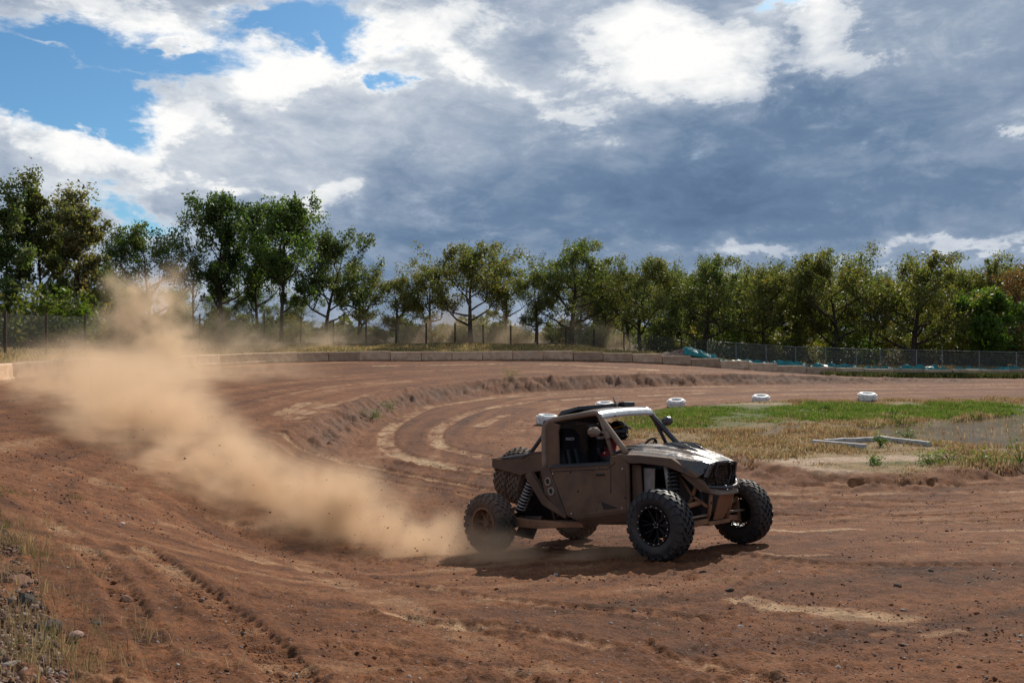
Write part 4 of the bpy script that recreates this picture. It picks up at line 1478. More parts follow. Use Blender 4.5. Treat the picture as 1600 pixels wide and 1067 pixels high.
def rim_mesh(wd=.30, spokes=8, thin=False):
    """outer face towards -y"""
    h = wd / 2
    b = MB()
    b.lathe([(.238, -h * .80), (.222, -h * .80), (.214, -h * .55), (.205, -h * .2), (.200, h * .5), (.214, h * .80), (.238, h * .80), (.232, h * .6), (.222, 0), (.232, -h * .6)], 48, 'y', closed=True)
    b.lathe([(.0, -h * .52), (.045, -h * .52), (.058, -h * .42), (.062, -h * .1), (.0, -h * .1)], 24, 'y')
    for k in range(spokes):
        a = 2 * math.pi * k / spokes
        for s in (-1, 1):
            a1 = a + s * (.16 if not thin else .10)
            p0 = Vector((.05 * math.cos(a), -h * .38, .05 * math.sin(a)))
            p1 = Vector((.14 * math.cos(a1 * .6 + a * .4), -h * .30, .14 * math.sin(a1 * .6 + a * .4)))
            p2 = Vector((.212 * math.cos(a1), -h * .50, .212 * math.sin(a1)))
            b.tube([p0, p1, p2], [.013, .011, .012] if not thin else [.008, .007, .008], 6)
    return b


TY = tyre_mesh()
wheel_kinds = {}
def make_wheel(kind, loc, rz, tyre_m, rim_m, bolt_m, label=None):
    if kind in wheel_kinds:
        w_ = copy_tree(wheel_kinds[kind], buggy)
    else:
        w_ = rim_mesh(.30, 8, kind == 'rear').build('wheel', rim_m, buggy, smooth=True, angle=40)
        TY.build('tyre', tyre_m, w_, smooth=True, angle=32)
        br = MB(); br.lathe([(.246, -.128), (.244, -.146), (.214, -.146), (.210, -.124)], 48, 'y', closed=True)
        br.build('beadlock_ring', M['blackm'] if kind == 'front' else rim_m, w_, smooth=True, angle=40)
        bo = MB()
        for k in range(18):
            a = 2 * math.pi * k / 18
            bo.lathe([(0, -.156), (.0075, -.155), (.0085, -.145)], 6, 'y', (.230 * math.cos(a), 0, .230 * math.sin(a)))
        for k in range(5):
            a = 2 * math.pi * k / 5
            bo.lathe([(0, -.088), (.007, -.086), (.008, -.075)], 6, 'y', (.032 * math.cos(a), 0, .032 * math.sin(a)))
        bo.build('rim_bolts', bolt_m, w_, smooth=True)['kind'] = 'stuff'
        hub = MB().lathe([(0, -.02), (.12, -.02), (.165, .0), (.165, .03), (.0, .03)], 28, 'y').build('brake_disc', M['blackm'] if kind == 'front' else rim_m, w_, smooth=True, angle=40)
        wheel_kinds[kind] = w_
    w_.location = loc
    w_.rotation_euler = (0, random.uniform(0, 6.28), rz) if rz < 2 else (0, random.uniform(0, 6.28), rz)
    w_.rotation_mode = 'YXZ'
    w_.rotation_euler = Euler((0, random.uniform(0, 6.28), rz), 'YXZ')
    if label: w_['label'] = label
    return w_


make_wheel('front', (WB / 2, -TRK / 2, WR), -.025, M['tyre'], M['blackm'], M['bolt'])
make_wheel('front', (WB / 2, TRK / 2, WR), math.pi - .084, M['tyre'], M['blackm'], M['bolt'])
make_wheel('rear', (-WB / 2, -TRK / 2, WR), 0, M['tyre_rear'], M['rim_mud'], M['rim_mud'])
make_wheel('rear', (-WB / 2, TRK / 2, WR), math.pi, M['tyre_rear'], M['rim_mud'], M['rim_mud'])
# two spare tyres strapped at the tail
for k, (cx, cz) in enumerate(((-1.70, 1.10), (-1.42, 1.00))):
    s = TY.build('spare_tyre', M['tyre_mud'], buggy, smooth=True, angle=32) if k == 0 else None
    if s is None:
        s = bpy.data.objects['spare_tyre'].copy(); col.objects.link(s); s.parent = buggy
    ax = Vector((.93, -.10, -.36)).normalized()
    s.rotation_mode = 'QUATERNION'
    s.rotation_quaternion = ax.to_track_quat('Y', 'Z')
    s.location = (cx, -.12, cz)
    r_ = MB().lathe([(.234, -.12), (.20, -.08), (.19, .05), (.234, .12)], 36, 'y').build('spare_rim', M['body_dark'], s, smooth=True) if k == 0 else None
    if r_ is None:
        r_ = bpy.data.objects['spare_rim'].copy(); col.objects.link(r_); r_.parent = s

# --- near side body
Y0 = -.74
plate('door', xz([(-.47, 1.215), (.64, 1.215), (.66, 1.315), (.80, 1.325), (.955, 1.20), (.905, .575), (-.04, .485), (-.20, .53)], Y0), M['body'], (0, .04, 0), .010)
door = bpy.data.objects['door']
plate('door_panel', xz([(.90, 1.12), (.865, .60), (.10, .53), (.42, .60)], Y0 - .008), M['body'], (0, .01, 0), .004, door)
plate('window_sill', [(-.47, -.752, 1.20), (.635, -.752, 1.20), (.635, -.70, 1.235), (-.47, -.70, 1.235)], M['frame_dark'], (0, .0, .012), .003, door)
plate('vent', xz([(.45, .715), (.74, .632), (.48, .612)], Y0 - .012), M['black'], (0, .03, 0), .003, door)
MB().tube([(-.40, -.744, 1.15), (.60, -.744, 1.15), (.74, -.744, 1.23)], .004, 6).build('panel_seam', M['black'], door)
MB().tube([(.66, -.744, 1.20), (.60, -.744, .60)], .004, 6).build('panel_seam', M['black'], door)
MB().tube([(.40, -.752, 1.08), (.54, -.752, 1.08)], .012, 8).build('door_handle', M['black'], door, smooth=True)
for x, z in ((.86, 1.14), (-.40, 1.12), (.80, .63), (-.10, .56)):
    MB().lathe([(0, -.758), (.012, -.756), (.013, -.745)], 10, 'y', (x, 0, z)).build('bolt', M['bolt'], door)
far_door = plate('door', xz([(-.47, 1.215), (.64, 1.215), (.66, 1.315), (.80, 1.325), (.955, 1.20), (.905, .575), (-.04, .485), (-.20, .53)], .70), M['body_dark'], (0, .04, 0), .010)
for s in (-1, 1):
    b = MB().loft([[(-.20, s * .738, .53), (-.04, s * .738, .487), (.905, s * .738, .572), (.90, s * .66, .45), (.07, s * .66, .385)],
                   [(-.18, s * .70, .53), (-.04, s * .70, .49), (.88, s * .70, .57), (.88, s * .62, .455), (.08, s * .62, .39)]])
    b.build('rocker_panel', M['body'], buggy, bevel=.006)
    # quarter panel with two round vents
    q = plate('quarter_panel', xz([(-.66, 1.20), (-.478, 1.21), (-.215, .54), (-.28, .56), (-.60, .84)], s * .722 - .015), M['body_dark'], (0, .03, 0), .004)
    for x, z in ((-.515, 1.01), (-.465, .872)):
        rg = MB()
        yy = s * .742
        rg.lathe([(.040, yy - .012), (.060, yy - .012), (.063, yy), (.060, yy + .012), (.040, yy + .012), (.037, yy)], 28, 'y', (x, 0, z), closed=True)
        rg.build('vent_ring', M['greyplate'], q, smooth=True)
        MB().lathe([(0, yy + s * .0), (.041, yy + s * .0), (.041, yy - s * .02), (0, yy - s * .02)], 20, 'y', (x, 0, z)).build('vent_hole', M['black'], q)
    plate('side_beam', xz([(-.88, 1.17), (-.60, .79), (-.21, .555), (-.25, .48), (-.68, .68), (-1.00, 1.11)], s * .68 - .05), M['body'], (0, .10, 0), .018)
    plate('rear_pillar', xz([(-.625, 1.19), (-.61, 1.77), (-.50, 1.875), (-.30, 1.80), (-.345, 1.70), (-.365, 1.21)], s * .63 - .02), M['body'], (0, .04, 0), .012)
    plate('bed_side', xz([(-1.76, 1.375), (-1.08, 1.365), (-.90, 1.425), (-.62, 1.43), (-.62, 1.18), (-1.16, 1.115), (-1.77, 1.255)], s * .62 - .03), M['body'], (0, .06, 0), .012)
    plate('bed_lip', [(-1.76, s * .66, 1.378), (-1.08, s * .66, 1.368), (-.90, s * .66, 1.428), (-.62, s * .66, 1.433), (-.62, s * .52, 1.433), (-.90, s * .52, 1.428), (-1.08, s * .52, 1.368), (-1.76, s * .52, 1.378)], M['frame_dark'], (0, 0, .018), .004)
    z0 = 1.905 if s < 0 else 1.955
    hoop = MB().tube(arc_pts([(-.64, s * .655, 1.19), (-.615, s * .645, 1.72), (-.555, s * .62, 1.845), (-.43, s * .60, z0 - .02), (0, s * .58, z0 + .005), (.29, s * .57, z0 + .02), (.38, s * .57, z0 - .005), (.465, s * .585, z0 - .11), (.88, s * .66, 1.345)], 5), .040, 12)
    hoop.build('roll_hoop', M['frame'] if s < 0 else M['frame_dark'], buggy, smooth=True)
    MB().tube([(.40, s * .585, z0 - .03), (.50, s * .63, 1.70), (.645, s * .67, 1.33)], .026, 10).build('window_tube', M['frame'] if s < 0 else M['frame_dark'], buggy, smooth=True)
MB().box((-1.72, -.55, 1.16), (-.62, .55, 1.21)).build('bed_floor', M['body_dark'], buggy, bevel=.01)
plate('tail_panel', [(-1.74, -.6, 1.36), (-1.74, .6, 1.36), (-1.78, .6, 1.20), (-1.78, -.6, 1.20)], M['body'], (.03, 0, 0), .006)
plate('rear_bulkhead', [(-.52, -.60, .50), (-.52, .60, .50), (-.55, .60, 1.82), (-.55, -.60, 1.82)], M['body_dark'], (.02, 0, 0), .004)
MB().box((-.50, -.62, .40), (1.60, .62, .455)).build('floor_pan', M['body_dark'], buggy, bevel=.01)
MB().box((-1.60, -.34, .42), (-.50, .34, .92)).build('engine_block', M['blackm'], buggy, bevel=.04)
MB().tube([(-1.55, 0, .60), (-1.2, 0, .60)], .16, 14).build('transmission', M['sus'], buggy, smooth=True, angle=40)
for zc, nm in ((1.40, 'cross_tube'), (1.86, 'cross_tube')):
    MB().tube([(-.60, -.64, zc), (-.60, .64, zc)], .03, 10).build(nm, M['frame_dark'], buggy, smooth=True)
MB().tube([(-.58, -.60, 1.83), (-.58, .60, 1.22)], .026, 10).build('cross_tube', M['frame_dark'], buggy, smooth=True)
for s in (-1, 1):
    MB().tube([(-.60, s * .56, 1.78), (-1.05, s * .55, 1.40), (-1.55, s * .50, 1.22)], .03, 10).build('rear_stay', M['frame_dark'], buggy, smooth=True)

# --- roof
rings = []
for x, zc, hw, dz_ in ((-.64, 1.80, .58, .05), (-.56, 1.905, .59, .07), (-.40, 1.945, .58, .07), (-.05, 1.965, .57, .06), (.26, 1.965, .565, .045)):
    top = [(x, hw * u, zc + dz_ * (1 - u * u) + .025 * u) for u in np.linspace(-1, 1, 9)]
    bot = [(x + .005, hw * u, zc + dz_ * (1 - u * u) + .025 * u - .03) for u in np.linspace(1, -1, 9)]
    rings.append(top + bot)
MB().loft(rings).build('roof_panel', M['body_dark'], buggy, bevel=.006)
rings = []
for k, (x, z, th) in enumerate(((.235, 1.995, .03), (.30, 2.000, .045), (.38, 1.985, .05), (.445, 1.945, .05), (.475, 1.895, .03))):
    top = [(x, .60 * u, z + .024 * u - .02 * u * u) for u in np.linspace(-1, 1, 11)]
    bot = [(x - .004, .60 * u, z + .024 * u - .02 * u * u - th) for u in np.linspace(1, -1, 11)]
    rings.append(top + bot)
MB().loft(rings).build('roof_front', M['roof_front'], buggy, smooth=True, angle=35)
MB().loft([[(-.55, -.42, 1.94), (-.55, .42, 1.97), (-.47, .40, 2.04), (-.47, -.40, 2.02)], [(-.10, -.46, 2.0), (-.10, .50, 2.03), (-.10, .48, 2.085), (-.10, -.44, 2.055)],
           [(.08, -.10, 2.0), (.08, .52, 2.03), (.08, .50, 2.095), (.08, -.08, 2.07)]]).build('roof_scoop', M['black'], buggy, bevel=.01)
MB().loft([[(.02, .30, 2.03), (.02, .56, 2.03), (.02, .56, 2.10), (.02, .30, 2.10)], [(.17, .30, 2.03), (.17, .56, 2.03), (.16, .56, 2.10), (.16, .30, 2.10)]]).build('roof_light', M['black'], buggy, bevel=.012)
MB().tube([(.10, .22, 2.0), (.05, .20, 2.17)], [.02, .012], 8).build('roof_bracket', M['frame'], buggy, smooth=True)

# --- hood, nose, fenders
st = [(.62, 1.455, .63, 1.335), (.80, 1.455, .63, 1.335), (1.05, 1.43, .61, 1.32), (1.30, 1.395, .575, 1.285), (1.52, 1.345, .52, 1.245), (1.70, 1.285, .43, 1.205), (1.84, 1.225, .36, 1.175), (1.93, 1.165, .31, 1.145)]
us = [-1, -.90, -.72, -.60, -.50, -.25, 0, .25, .50, .60, .72, .90, 1]
def hood_z(u, zc, ze):
    a = abs(u)
    prof = {1: 0, .90: .26, .72: .52, .60: .60, .50: .90, .25: .98, 0: 1.0}[a]
    return ze + (zc - ze) * prof
rings = []
for x, zc, hw, ze in st:
    top = [(x, hw * u, hood_z(u, zc, ze)) for u in us]
    bot = [(x - .01, hw * u * .97, hood_z(u, zc, ze) - .05) for u in reversed(us)]
    rings.append(top + bot)
MB().loft(rings).build('hood', M['hood'], buggy, bevel=.008)
hood = bpy.data.objects['hood']
for s in (-1, 1):
    # raised scoop with a dark slit under its edge
    MB().loft([[(1.06, s * .07, 1.43), (1.06, s * .10, 1.435), (1.06, s * .12, 1.42)], [(1.25, s * .06, 1.40), (1.25, s * .11, 1.455), (1.25, s * .20, 1.385)],
               [(1.45, s * .06, 1.35), (1.45, s * .13, 1.425), (1.45, s * .25, 1.34)], [(1.62, s * .05, 1.30), (1.62, s * .10, 1.325), (1.62, s * .15, 1.29)]]).build('hood_scoop', M['hood'], hood, bevel=.004)
    plate('scoop_slit', [(1.10, s * .115, 1.437), (1.30, s * .165, 1.415), (1.50, s * .215, 1.372), (1.46, s * .145, 1.418), (1.26, s * .118, 1.447)], M['black'], (0, 0, .006), 0, hood)
for s in (-1, 1):
    # fender: flat flank under the hood edge that runs to a point beside the grille
    f_ = MB()
    A = [(.76, s * .742, 1.335), (1.10, s * .71, 1.31), (1.55, s * .62, 1.245), (1.83, s * .46, .985)]
    B = [(.97, s * .745, 1.205), (1.15, s * .73, 1.200), (1.49, s * .662, 1.145), (1.80, s * .47, .965)]
    C_ = [(.80, s * .62, 1.345), (1.10, s * .60, 1.325), (1.53, s * .53, 1.255), (1.82, s * .42, 1.03)]
    f_.loft([[A[i], B[i], tuple(Vector(B[i]) + Vector((0, -s * .05, .0))), tuple(Vector(C_[i]) + Vector((0, 0, -.03))), C_[i]] for i in range(4)])
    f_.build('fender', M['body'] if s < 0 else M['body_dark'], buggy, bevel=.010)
    plate('nose_side', [(1.52, s * .535, 1.245), (1.70, s * .435, 1.205), (1.93, s * .315, 1.145), (1.86, s * .37, 1.03), (1.82, s * .44, .99)], M['hood'], (0, -s * .02, 0), .004)
    plate('nose_lower', [(1.60, s * .52, 1.04), (1.72, s * .49, 1.03), (1.86, s * .40, .93), (1.93, s * .36, .80), (1.80, s * .40, .80)], M['body'], (0, -s * .03, 0), .006)
    plate('grille_post', [(1.93, s * .315, 1.15), (1.965, s * .30, 1.145), (1.89, s * .345, .97), (1.85, s * .37, .98)], M['hood'], (0, -s * .035, 0), .004)
# grille: frame bars and a woven mesh
gr = empty('grille'); gr.parent = buggy
def gp(u, v):       # u across -1..1, v up 0..1
    x = 1.885 + .055 * v - .06 * u * u
    return Vector((x, u * (.30 + .02 * v), .86 + .285 * v))
b = MB()
for k in range(17):
    u = -1 + 2 * k / 16
    b.tube([gp(u, 0), gp(u, .5), gp(u, 1)], .0045, 4)
for k in range(9):
    v = k / 8
    b.tube([gp(u, v) for u in np.linspace(-1, 1, 7)], .0045, 4)
b.build('grille_mesh', M['blackm'], gr)
for u0, u1 in ((-.45, -.62), (.45, .62), (-.98, -1.0), (.98, 1.0)):
    MB().tube([gp(u0, 0) + Vector((.012, 0, 0)), gp(u1, .5) + Vector((.02, 0, 0)), gp(u0, 1) + Vector((.012, 0, 0))], .014, 6).build('grille_bar', M['black'], gr)
plate('radiator', [gp(-.95, .02) - Vector((.05, 0, 0)), gp(.95, .02) - Vector((.05, 0, 0)), gp(.95, .98) - Vector((.05, 0, 0)), gp(-.95, .98) - Vector((.05, 0, 0))], M['radiator'] if 'radiator' in M else M['black'], (-.04, 0, 0), 0, gr)
# bumper
MB().loft([[(1.78, -.41, .90), (1.80, -.41, .80), (1.84, -.38, .80), (1.83, -.38, .90)], [(1.94, -.24, .81), (1.95, -.24, .74), (1.98, -.22, .74), (1.97, -.22, .81)],
           [(1.96, .0, .80), (1.97, .0, .73), (2.00, .0, .73), (1.99, .0, .80)], [(1.94, .24, .81), (1.95, .24, .74), (1.98, .22, .74), (1.97, .22, .81)],
           [(1.80, .41, .92), (1.81, .41, .83), (1.85, .38, .83), (1.84, .38, .92)]]).build('bumper_plate', M['hood'], buggy, bevel=.006)
MB().tube(arc_pts([(1.84, -.36, .86), (1.97, -.20, .835), (2.0, 0, .83), (1.97, .20, .845), (1.86, .38, .91), (1.83, .40, 1.0)], 4), .022, 10).build('bumper_tube', M['frame_dark'], buggy, smooth=True)
MB().tube(arc_pts([(1.95, -.20, .76), (2.0, 0, .755), (1.95, .22, .77)], 5), .026, 10).build('bumper_tube', M['frame'], buggy, smooth=True)
plate('skid_plate', [(1.95, -.18, .74), (1.95, .18, .74), (1.78, .12, .42), (1.78, -.12, .42)], M['sus'], (-.02, 0, 0), .006)
MB().box((1.30, -.25, .36), (1.80, .25, .41)).build('skid_plate', M['sus'], buggy, bevel=.01)
for s in (-1, 1):
    MB().tube([(1.88, s * .26, .82), (1.82, s * .24, .58), (1.74, s * .22, .40)], .026, 8).build('nose_tube', M['sus'], buggy, smooth=True)
    MB().tube([(1.40, s * .30, 1.12), (1.36, s * .28, .72), (1.36, s * .26, .40)], .028, 8).build('nose_tube', M['body_dark'], buggy, smooth=True)
    plate('inner_fender', xz([(.93, 1.19), (1.07, 1.18), (1.04, .50), (.88, .50)], s * .62 - .015), M['body'], (0, .03, 0), .004)
    plate('side_plate', xz([(1.07, 1.135), (1.25, 1.125), (1.205, .78), (1.045, .80)], s * .56 - .01), M['greyplate'], (0, .02, 0), .004)
plate('firewall', [(.86, -.60, .45), (.86, .60, .45), (.80, .60, 1.32), (.80, -.60, 1.32)], M['black'], (.03, 0, 0), 0)
MB().box((1.0, -.28, .45), (1.75, .28, 1.10)).build('front_box', M['black'], buggy, bevel=.03)
MB().loft([[(.50, -.60, 1.22), (.50, .60, 1.22), (.80, .60, 1.12), (.80, -.60, 1.12)], [(.56, -.60, 1.36), (.56, .60, 1.36), (.82, .60, 1.42), (.82, -.60, 1.42)]]).build('dashboard', M['black'], buggy, bevel=.02)


# --- suspension
def shock(a, b_, r, m_spring, turns=9, parent=None):
    a, b_ = Vector(a), Vector(b_)
    ax = (b_ - a); L_ = ax.length; ax.normalize()
    s = MB().tube([a, b_], [.028, .028], 12).build('shock_absorber', M['blackm'], buggy, smooth=True, angle=40)
    u = ax.orthogonal().normalized(); w_ = ax.cross(u)
    pts = []
    N = turns * 12
    for i in range(N + 1):
        t_ = i / N
        an = 2 * math.pi * turns * t_
        pts.append(a + ax * L_ * (.10 + .72 * t_) + (u * math.cos(an) + w_ * math.sin(an)) * r)
    MB().tube(pts, .0125, 6).build('coil_spring', m_spring, s, smooth=True)
    for t_ in (.08, .84):
        c = a + ax * L_ * t_
        MB().tube([c, c + ax * .02], [r * 1.18, r * 1.18], 16).build('spring_cup', M['blackm'], s, smooth=True, angle=40)
    return s


def box_arm(name, a, b_, w0, w1, h0, h1, m_):
    a, b_ = Vector(a), Vector(b_)
    d = (b_ - a).normalized(); side = d.cross(Vector((0, 0, 1))).normalized(); up_ = side.cross(d)
    ring = lambda p, w_, h_: [p + side * w_ + up_ * h_, p - side * w_ + up_ * h_, p - side * w_ - up_ * h_, p + side * w_ - up_ * h_]
    MB().loft([ring(a, w0, h0), ring((a + b_) / 2, (w0 + w1) / 2, h0 * 1.1), ring(b_, w1, h1)]).build(name, m_, buggy, bevel=.012)


for s in (-1, 1):
    wy = s * (TRK / 2 - .16)
    shock((1.46, s * .46, 1.14), (1.56, s * .66, .50), .066, M['spring_dark'])
    MB().tube([(1.395, s * .52, 1.14), (1.43, s * .54, .84)], .034, 12).build('shock_reservoir', M['greyplate'], buggy, smooth=True, angle=40)
    box_arm('lower_arm', (1.74, s * .24, .42), (1.56, wy, .36), .055, .05, .035, .04, M['sus'])
    box_arm('lower_arm', (1.30, s * .24, .42), (1.53, wy, .36), .045, .045, .03, .035, M['sus'])
    MB().tube([(1.74, s * .30, .98), (1.60, s * .31, .70), (1.40, s * .32, .46)], .026, 8).build('frame_tube', M['sus'], buggy, smooth=True)
    MB().tube([(1.42, s * .31, 1.05), (1.62, s * .31, .74), (1.80, s * .27, .60)], .022, 8).build('frame_tube', M['sus'], buggy, smooth=True)
    MB().tube([(1.72, s * .26, .66), (1.55, wy, .58)], .034, 8).build('upper_arm', M['sus'], buggy, smooth=True)
    MB().tube([(1.36, s * .27, .66), (1.54, wy, .58)], .028, 8).build('upper_arm', M['sus'], buggy, smooth=True)
    MB().tube([(1.78, s * .18, .50), (1.68, wy, .47)], .016, 8).build('tie_rod', M['frame'], buggy, smooth=True)
    MB().tube([(1.545, s * .22, .50), (1.545, wy, .45)], .030, 8).build('drive_shaft', M['blackm'], buggy, smooth=True)
    MB().loft([[(1.50, wy, .30), (1.60, wy, .30), (1.60, wy + s * .05, .30), (1.50, wy + s * .05, .30)], [(1.50, wy, .62), (1.60, wy, .62), (1.60, wy + s * .05, .62), (1.50, wy + s * .05, .62)]]).build('knuckle', M['sus'], buggy, bevel=.015)
    # rear
    shock((-.88, s * .58, 1.16), (-1.27, s * .66, .50), .070, M['spring'], 11)
    MB().tube([(-1.02, s * .50, 1.10), (-1.22, s * .54, .80)], .042, 12).build('shock_reservoir', M['body'], buggy, smooth=True, angle=40)
    box_arm('trailing_arm', (.02, s * .62, .40), (-.85, s * .66, .40), .045, .06, .04, .06, M['sus'])
    box_arm('trailing_arm', (-.85, s * .66, .40), (-1.50, s * .76, .46), .06, .06, .06, .07, M['sus'])
    MB().tube([(-1.60, s * .18, .62), (-1.56, s * .78, .58)], .026, 8).build('radius_rod', M['sus'], buggy, smooth=True)
    MB().tube([(-1.60, s * .18, .42), (-1.56, s * .78, .36)], .026, 8).build('radius_rod', M['sus'], buggy, smooth=True)
    MB().tube([(-1.50, s * .16, .56), (-1.545, s * .80, .45)], .034, 8).build('drive_shaft', M['blackm'], buggy, smooth=True)
    plate('mud_flap', [(-1.33, s * .70, .24), (-1.0, s * .64, .18), (-.80, s * .62, .51), (-1.08, s * .68, .52)], M['body_dark'], (0, -s * .02, 0), .004)
    MB().tube([(-.80, s * .55, 1.10), (-.66, s * .56, .78), (-.60, s * .55, .44)], .026, 8).build('frame_tube', M['body_dark'], buggy, smooth=True)
MB().loft([[(-.95, -.34, 1.22), (-.70, -.34, 1.22), (-.70, -.06, 1.22), (-.95, -.06, 1.22)], [(-.93, -.33, 1.56), (-.72, -.33, 1.62), (-.72, -.08, 1.62), (-.93, -.08, 1.56)]]).build('air_box', M['black'], buggy, bevel=.03)
MB().tube([(-.80, -.46, 1.36), (-.78, -.44, 1.60)], .05, 14).build('filter_canister', M['blackm'], buggy, smooth=True, angle=40)
MB().tube(arc_pts([(-.80, -.44, 1.60), (-.84, -.36, 1.68), (-.85, -.24, 1.62)], 5), .03, 10).build('intake_hose', M['black'], buggy, smooth=True)
for k in range(4):
    MB().tube(arc_pts([(-1.0 - .05 * k, .12 * k - .1, 1.2), (-1.05 - .04 * k, .10 * k - .05, 1.42 + .03 * (k % 2)), (-1.25, .1 * k, 1.3)], 4), .022, 8).build('engine_hose', M['black'], buggy, smooth=True)


# --- seats, belts, wheel, mirrors
def seat(cy):
    s = empty('seat'); s.parent = buggy
    MB().loft([[(-.30, cy + u * .22, .66 + .05 * abs(u) ** 3) for u in np.linspace(-1, 1, 7)] + [(-.30, cy - u * .2, .56) for u in np.linspace(-1, 1, 3)],
               [(.0, cy + u * .23, .70 + .07 * abs(u) ** 3) for u in np.linspace(-1, 1, 7)] + [(.0, cy - u * .21, .54) for u in np.linspace(-1, 1, 3)],
               [(.26, cy + u * .21, .74 + .05 * abs(u) ** 3) for u in np.linspace(-1, 1, 7)] + [(.26, cy - u * .2, .58) for u in np.linspace(-1, 1, 3)]]).build('cushion', M['fabric'], s, smooth=True, angle=60)
    rings = []
    for z, w_, x, wing in ((.62, .23, -.30, .08), (.85, .245, -.33, .12), (1.10, .24, -.37, .13), (1.32, .25, -.40, .11), (1.42, .19, -.42, .07), (1.50, .155, -.43, .09), (1.64, .155, -.44, .11), (1.73, .13, -.45, .07), (1.76, .09, -.455, .02)):
        front = [(x + wing * abs(u) ** 4, cy + w_ * u, z) for u in np.linspace(-1, 1, 9)]
        back = [(x - .07 + wing * abs(u) ** 4 * .6, cy + w_ * u * 1.04, z) for u in np.linspace(1, -1, 9)]
        rings.append(front + back)
    MB().loft(rings).build('seat_back', M['fabric'], s, smooth=True, angle=55)
    for dy in (-.085, .085):
        MB().loft([[(-.385, cy + dy - .03, 1.45), (-.385, cy + dy + .03, 1.45), (-.378, cy + dy + .03, 1.45), (-.378, cy + dy - .03, 1.45)],
                   [(-.335, cy + dy * 1.1 - .03, 1.15), (-.335, cy + dy * 1.1 + .03, 1.15), (-.328, cy + dy * 1.1 + .03, 1.15), (-.328, cy + dy * 1.1 - .03, 1.15)],
                   [(-.20, cy + dy * .6 - .03, .82), (-.20, cy + dy * .6 + .03, .82), (-.193, cy + dy * .6 + .03, .82), (-.193, cy + dy * .6 - .03, .82)]]).build('harness_strap', M['strap'], s)
    MB().tube([(-.19, cy, .83), (-.17, cy, .83)], .035, 10).build('harness_buckle', M['bolt'], s, smooth=True, angle=40)
    # the white word across the head of the seat
    cu = bpy.data.curves.new('seat_lettering', 'FONT')
    cu.body = 'SPARCO'; cu.size = .056; cu.align_x = 'CENTER'; cu.align_y = 'CENTER'; cu.extrude = .001; cu.offset = .0012; cu.space_character = 1.05
    to = bpy.data.objects.new('seat_lettering', cu)
    col.objects.link(to)
    dg = bpy.context.evaluated_depsgraph_get()
    me = bpy.data.meshes.new_from_object(to.evaluated_get(dg))
    bpy.data.objects.remove(to)
    me.materials.clear(); me.materials.append(M['white_print'])
    t_ = bpy.data.objects.new('lettering', me)
    link(t_, s)
    # text X -> +y, text Y -> up, facing forward
    t_.matrix_local = Matrix(((0, .06, 1, -.402), (1, 0, 0, cy), (0, 1, -.06, 1.60), (0, 0, 0, 1)))
    return s


seat(-.34); seat(.36)
MB().loft([[(-.40, -.08, .5), (.6, -.08, .5), (.6, .10, .5), (-.40, .10, .5)], [(-.40, -.06, .86), (.6, -.06, .80), (.6, .08, .80), (-.40, .08, .86)]]).build('centre_tunnel', M['black'], buggy, bevel=.02)
sw = empty('steering_wheel', (.50, .37, 1.395)); sw.parent = buggy
sw.rotation_mode = 'QUATERNION'; sw.rotation_quaternion = Vector((-.86, 0, .5)).to_track_quat('Z', 'X')
b = MB(); prof = [(.150 + .018 * math.cos(a), .018 * math.sin(a)) for a in np.linspace(0, 2 * math.pi, 9)[:-1]]
b.lathe(prof, 32, 'z', closed=True); b.build('wheel_rim', M['black'], sw, smooth=True)
b = MB()
for a in (0.5, 2.64, 4.71):
    b.tube([(0, 0, -.02), (.145 * math.cos(a), .145 * math.sin(a), 0)], .012, 6)
b.tube([(0, 0, -.03), (0, 0, .0)], .04, 12)
b.build('wheel_spokes', M['blackm'], sw, smooth=True, angle=40)
MB().tube([(0, 0, -.03), (0, 0, -.30)], .02, 8).build('steering_column', M['blackm'], sw, smooth=True)
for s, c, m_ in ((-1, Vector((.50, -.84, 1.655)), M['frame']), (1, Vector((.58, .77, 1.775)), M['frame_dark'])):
    mr_ = empty('mirror', c); mr_.parent = buggy
    ring = lambda x, k: [(x, .10 * k * math.cos(a), .068 * k * math.sin(a)) for a in np.linspace(0, 2 * math.pi, 9)[:-1] + math.pi / 8]
    MB().loft([ring(-.045, .98), ring(-.03, 1.05), ring(.02, 1.0), ring(.05, .72), ring(.06, .35)]).build('mirror_shell', m_, mr_, bevel=.006)
    MB().loft([ring(-.047, .88), ring(-.050, .86)]).build('mirror_glass', M['mirror'] if 'mirror' in M else M['bolt'], mr_)
    tgt = Vector((.56, s * .655, 1.60 if s < 0 else 1.70)) - c
    MB().tube([(.01, -s * .06, -.005), (.03, -s * .12, -.01), tuple(tgt)], .018, 8).build('mirror_arm', m_, mr_, smooth=True)
    MB().tube([tuple(tgt - Vector((.02, 0, -.045))), tuple(tgt + Vector((.03, 0, -.05)))], .042, 10).build('mirror_clamp', m_, mr_, smooth=True, angle=40)


# ------------------------------------------------------------------ the driver
def skin_body(name, nodes, edges, m_, parent, levels=2):
    me = bpy.data.meshes.new(name)
    me.from_pydata([n[:3] for n in nodes], edges, [])
    o = bpy.data.objects.new(name, me)
    link(o, parent)
    o.modifiers.new('skin', 'SKIN').use_smooth_shade = True
    sk = me.skin_vertices[0].data
    for i, n in enumerate(nodes):
        sk[i].radius = (n[3], n[4] if len(n) > 4 else n[3])
        sk[i].use_root = (i == 0)
    sd_ = o.modifiers.new('sub', 'SUBSURF'); sd_.levels = levels; sd_.render_levels = levels
    me.materials.append(m_)
    return o


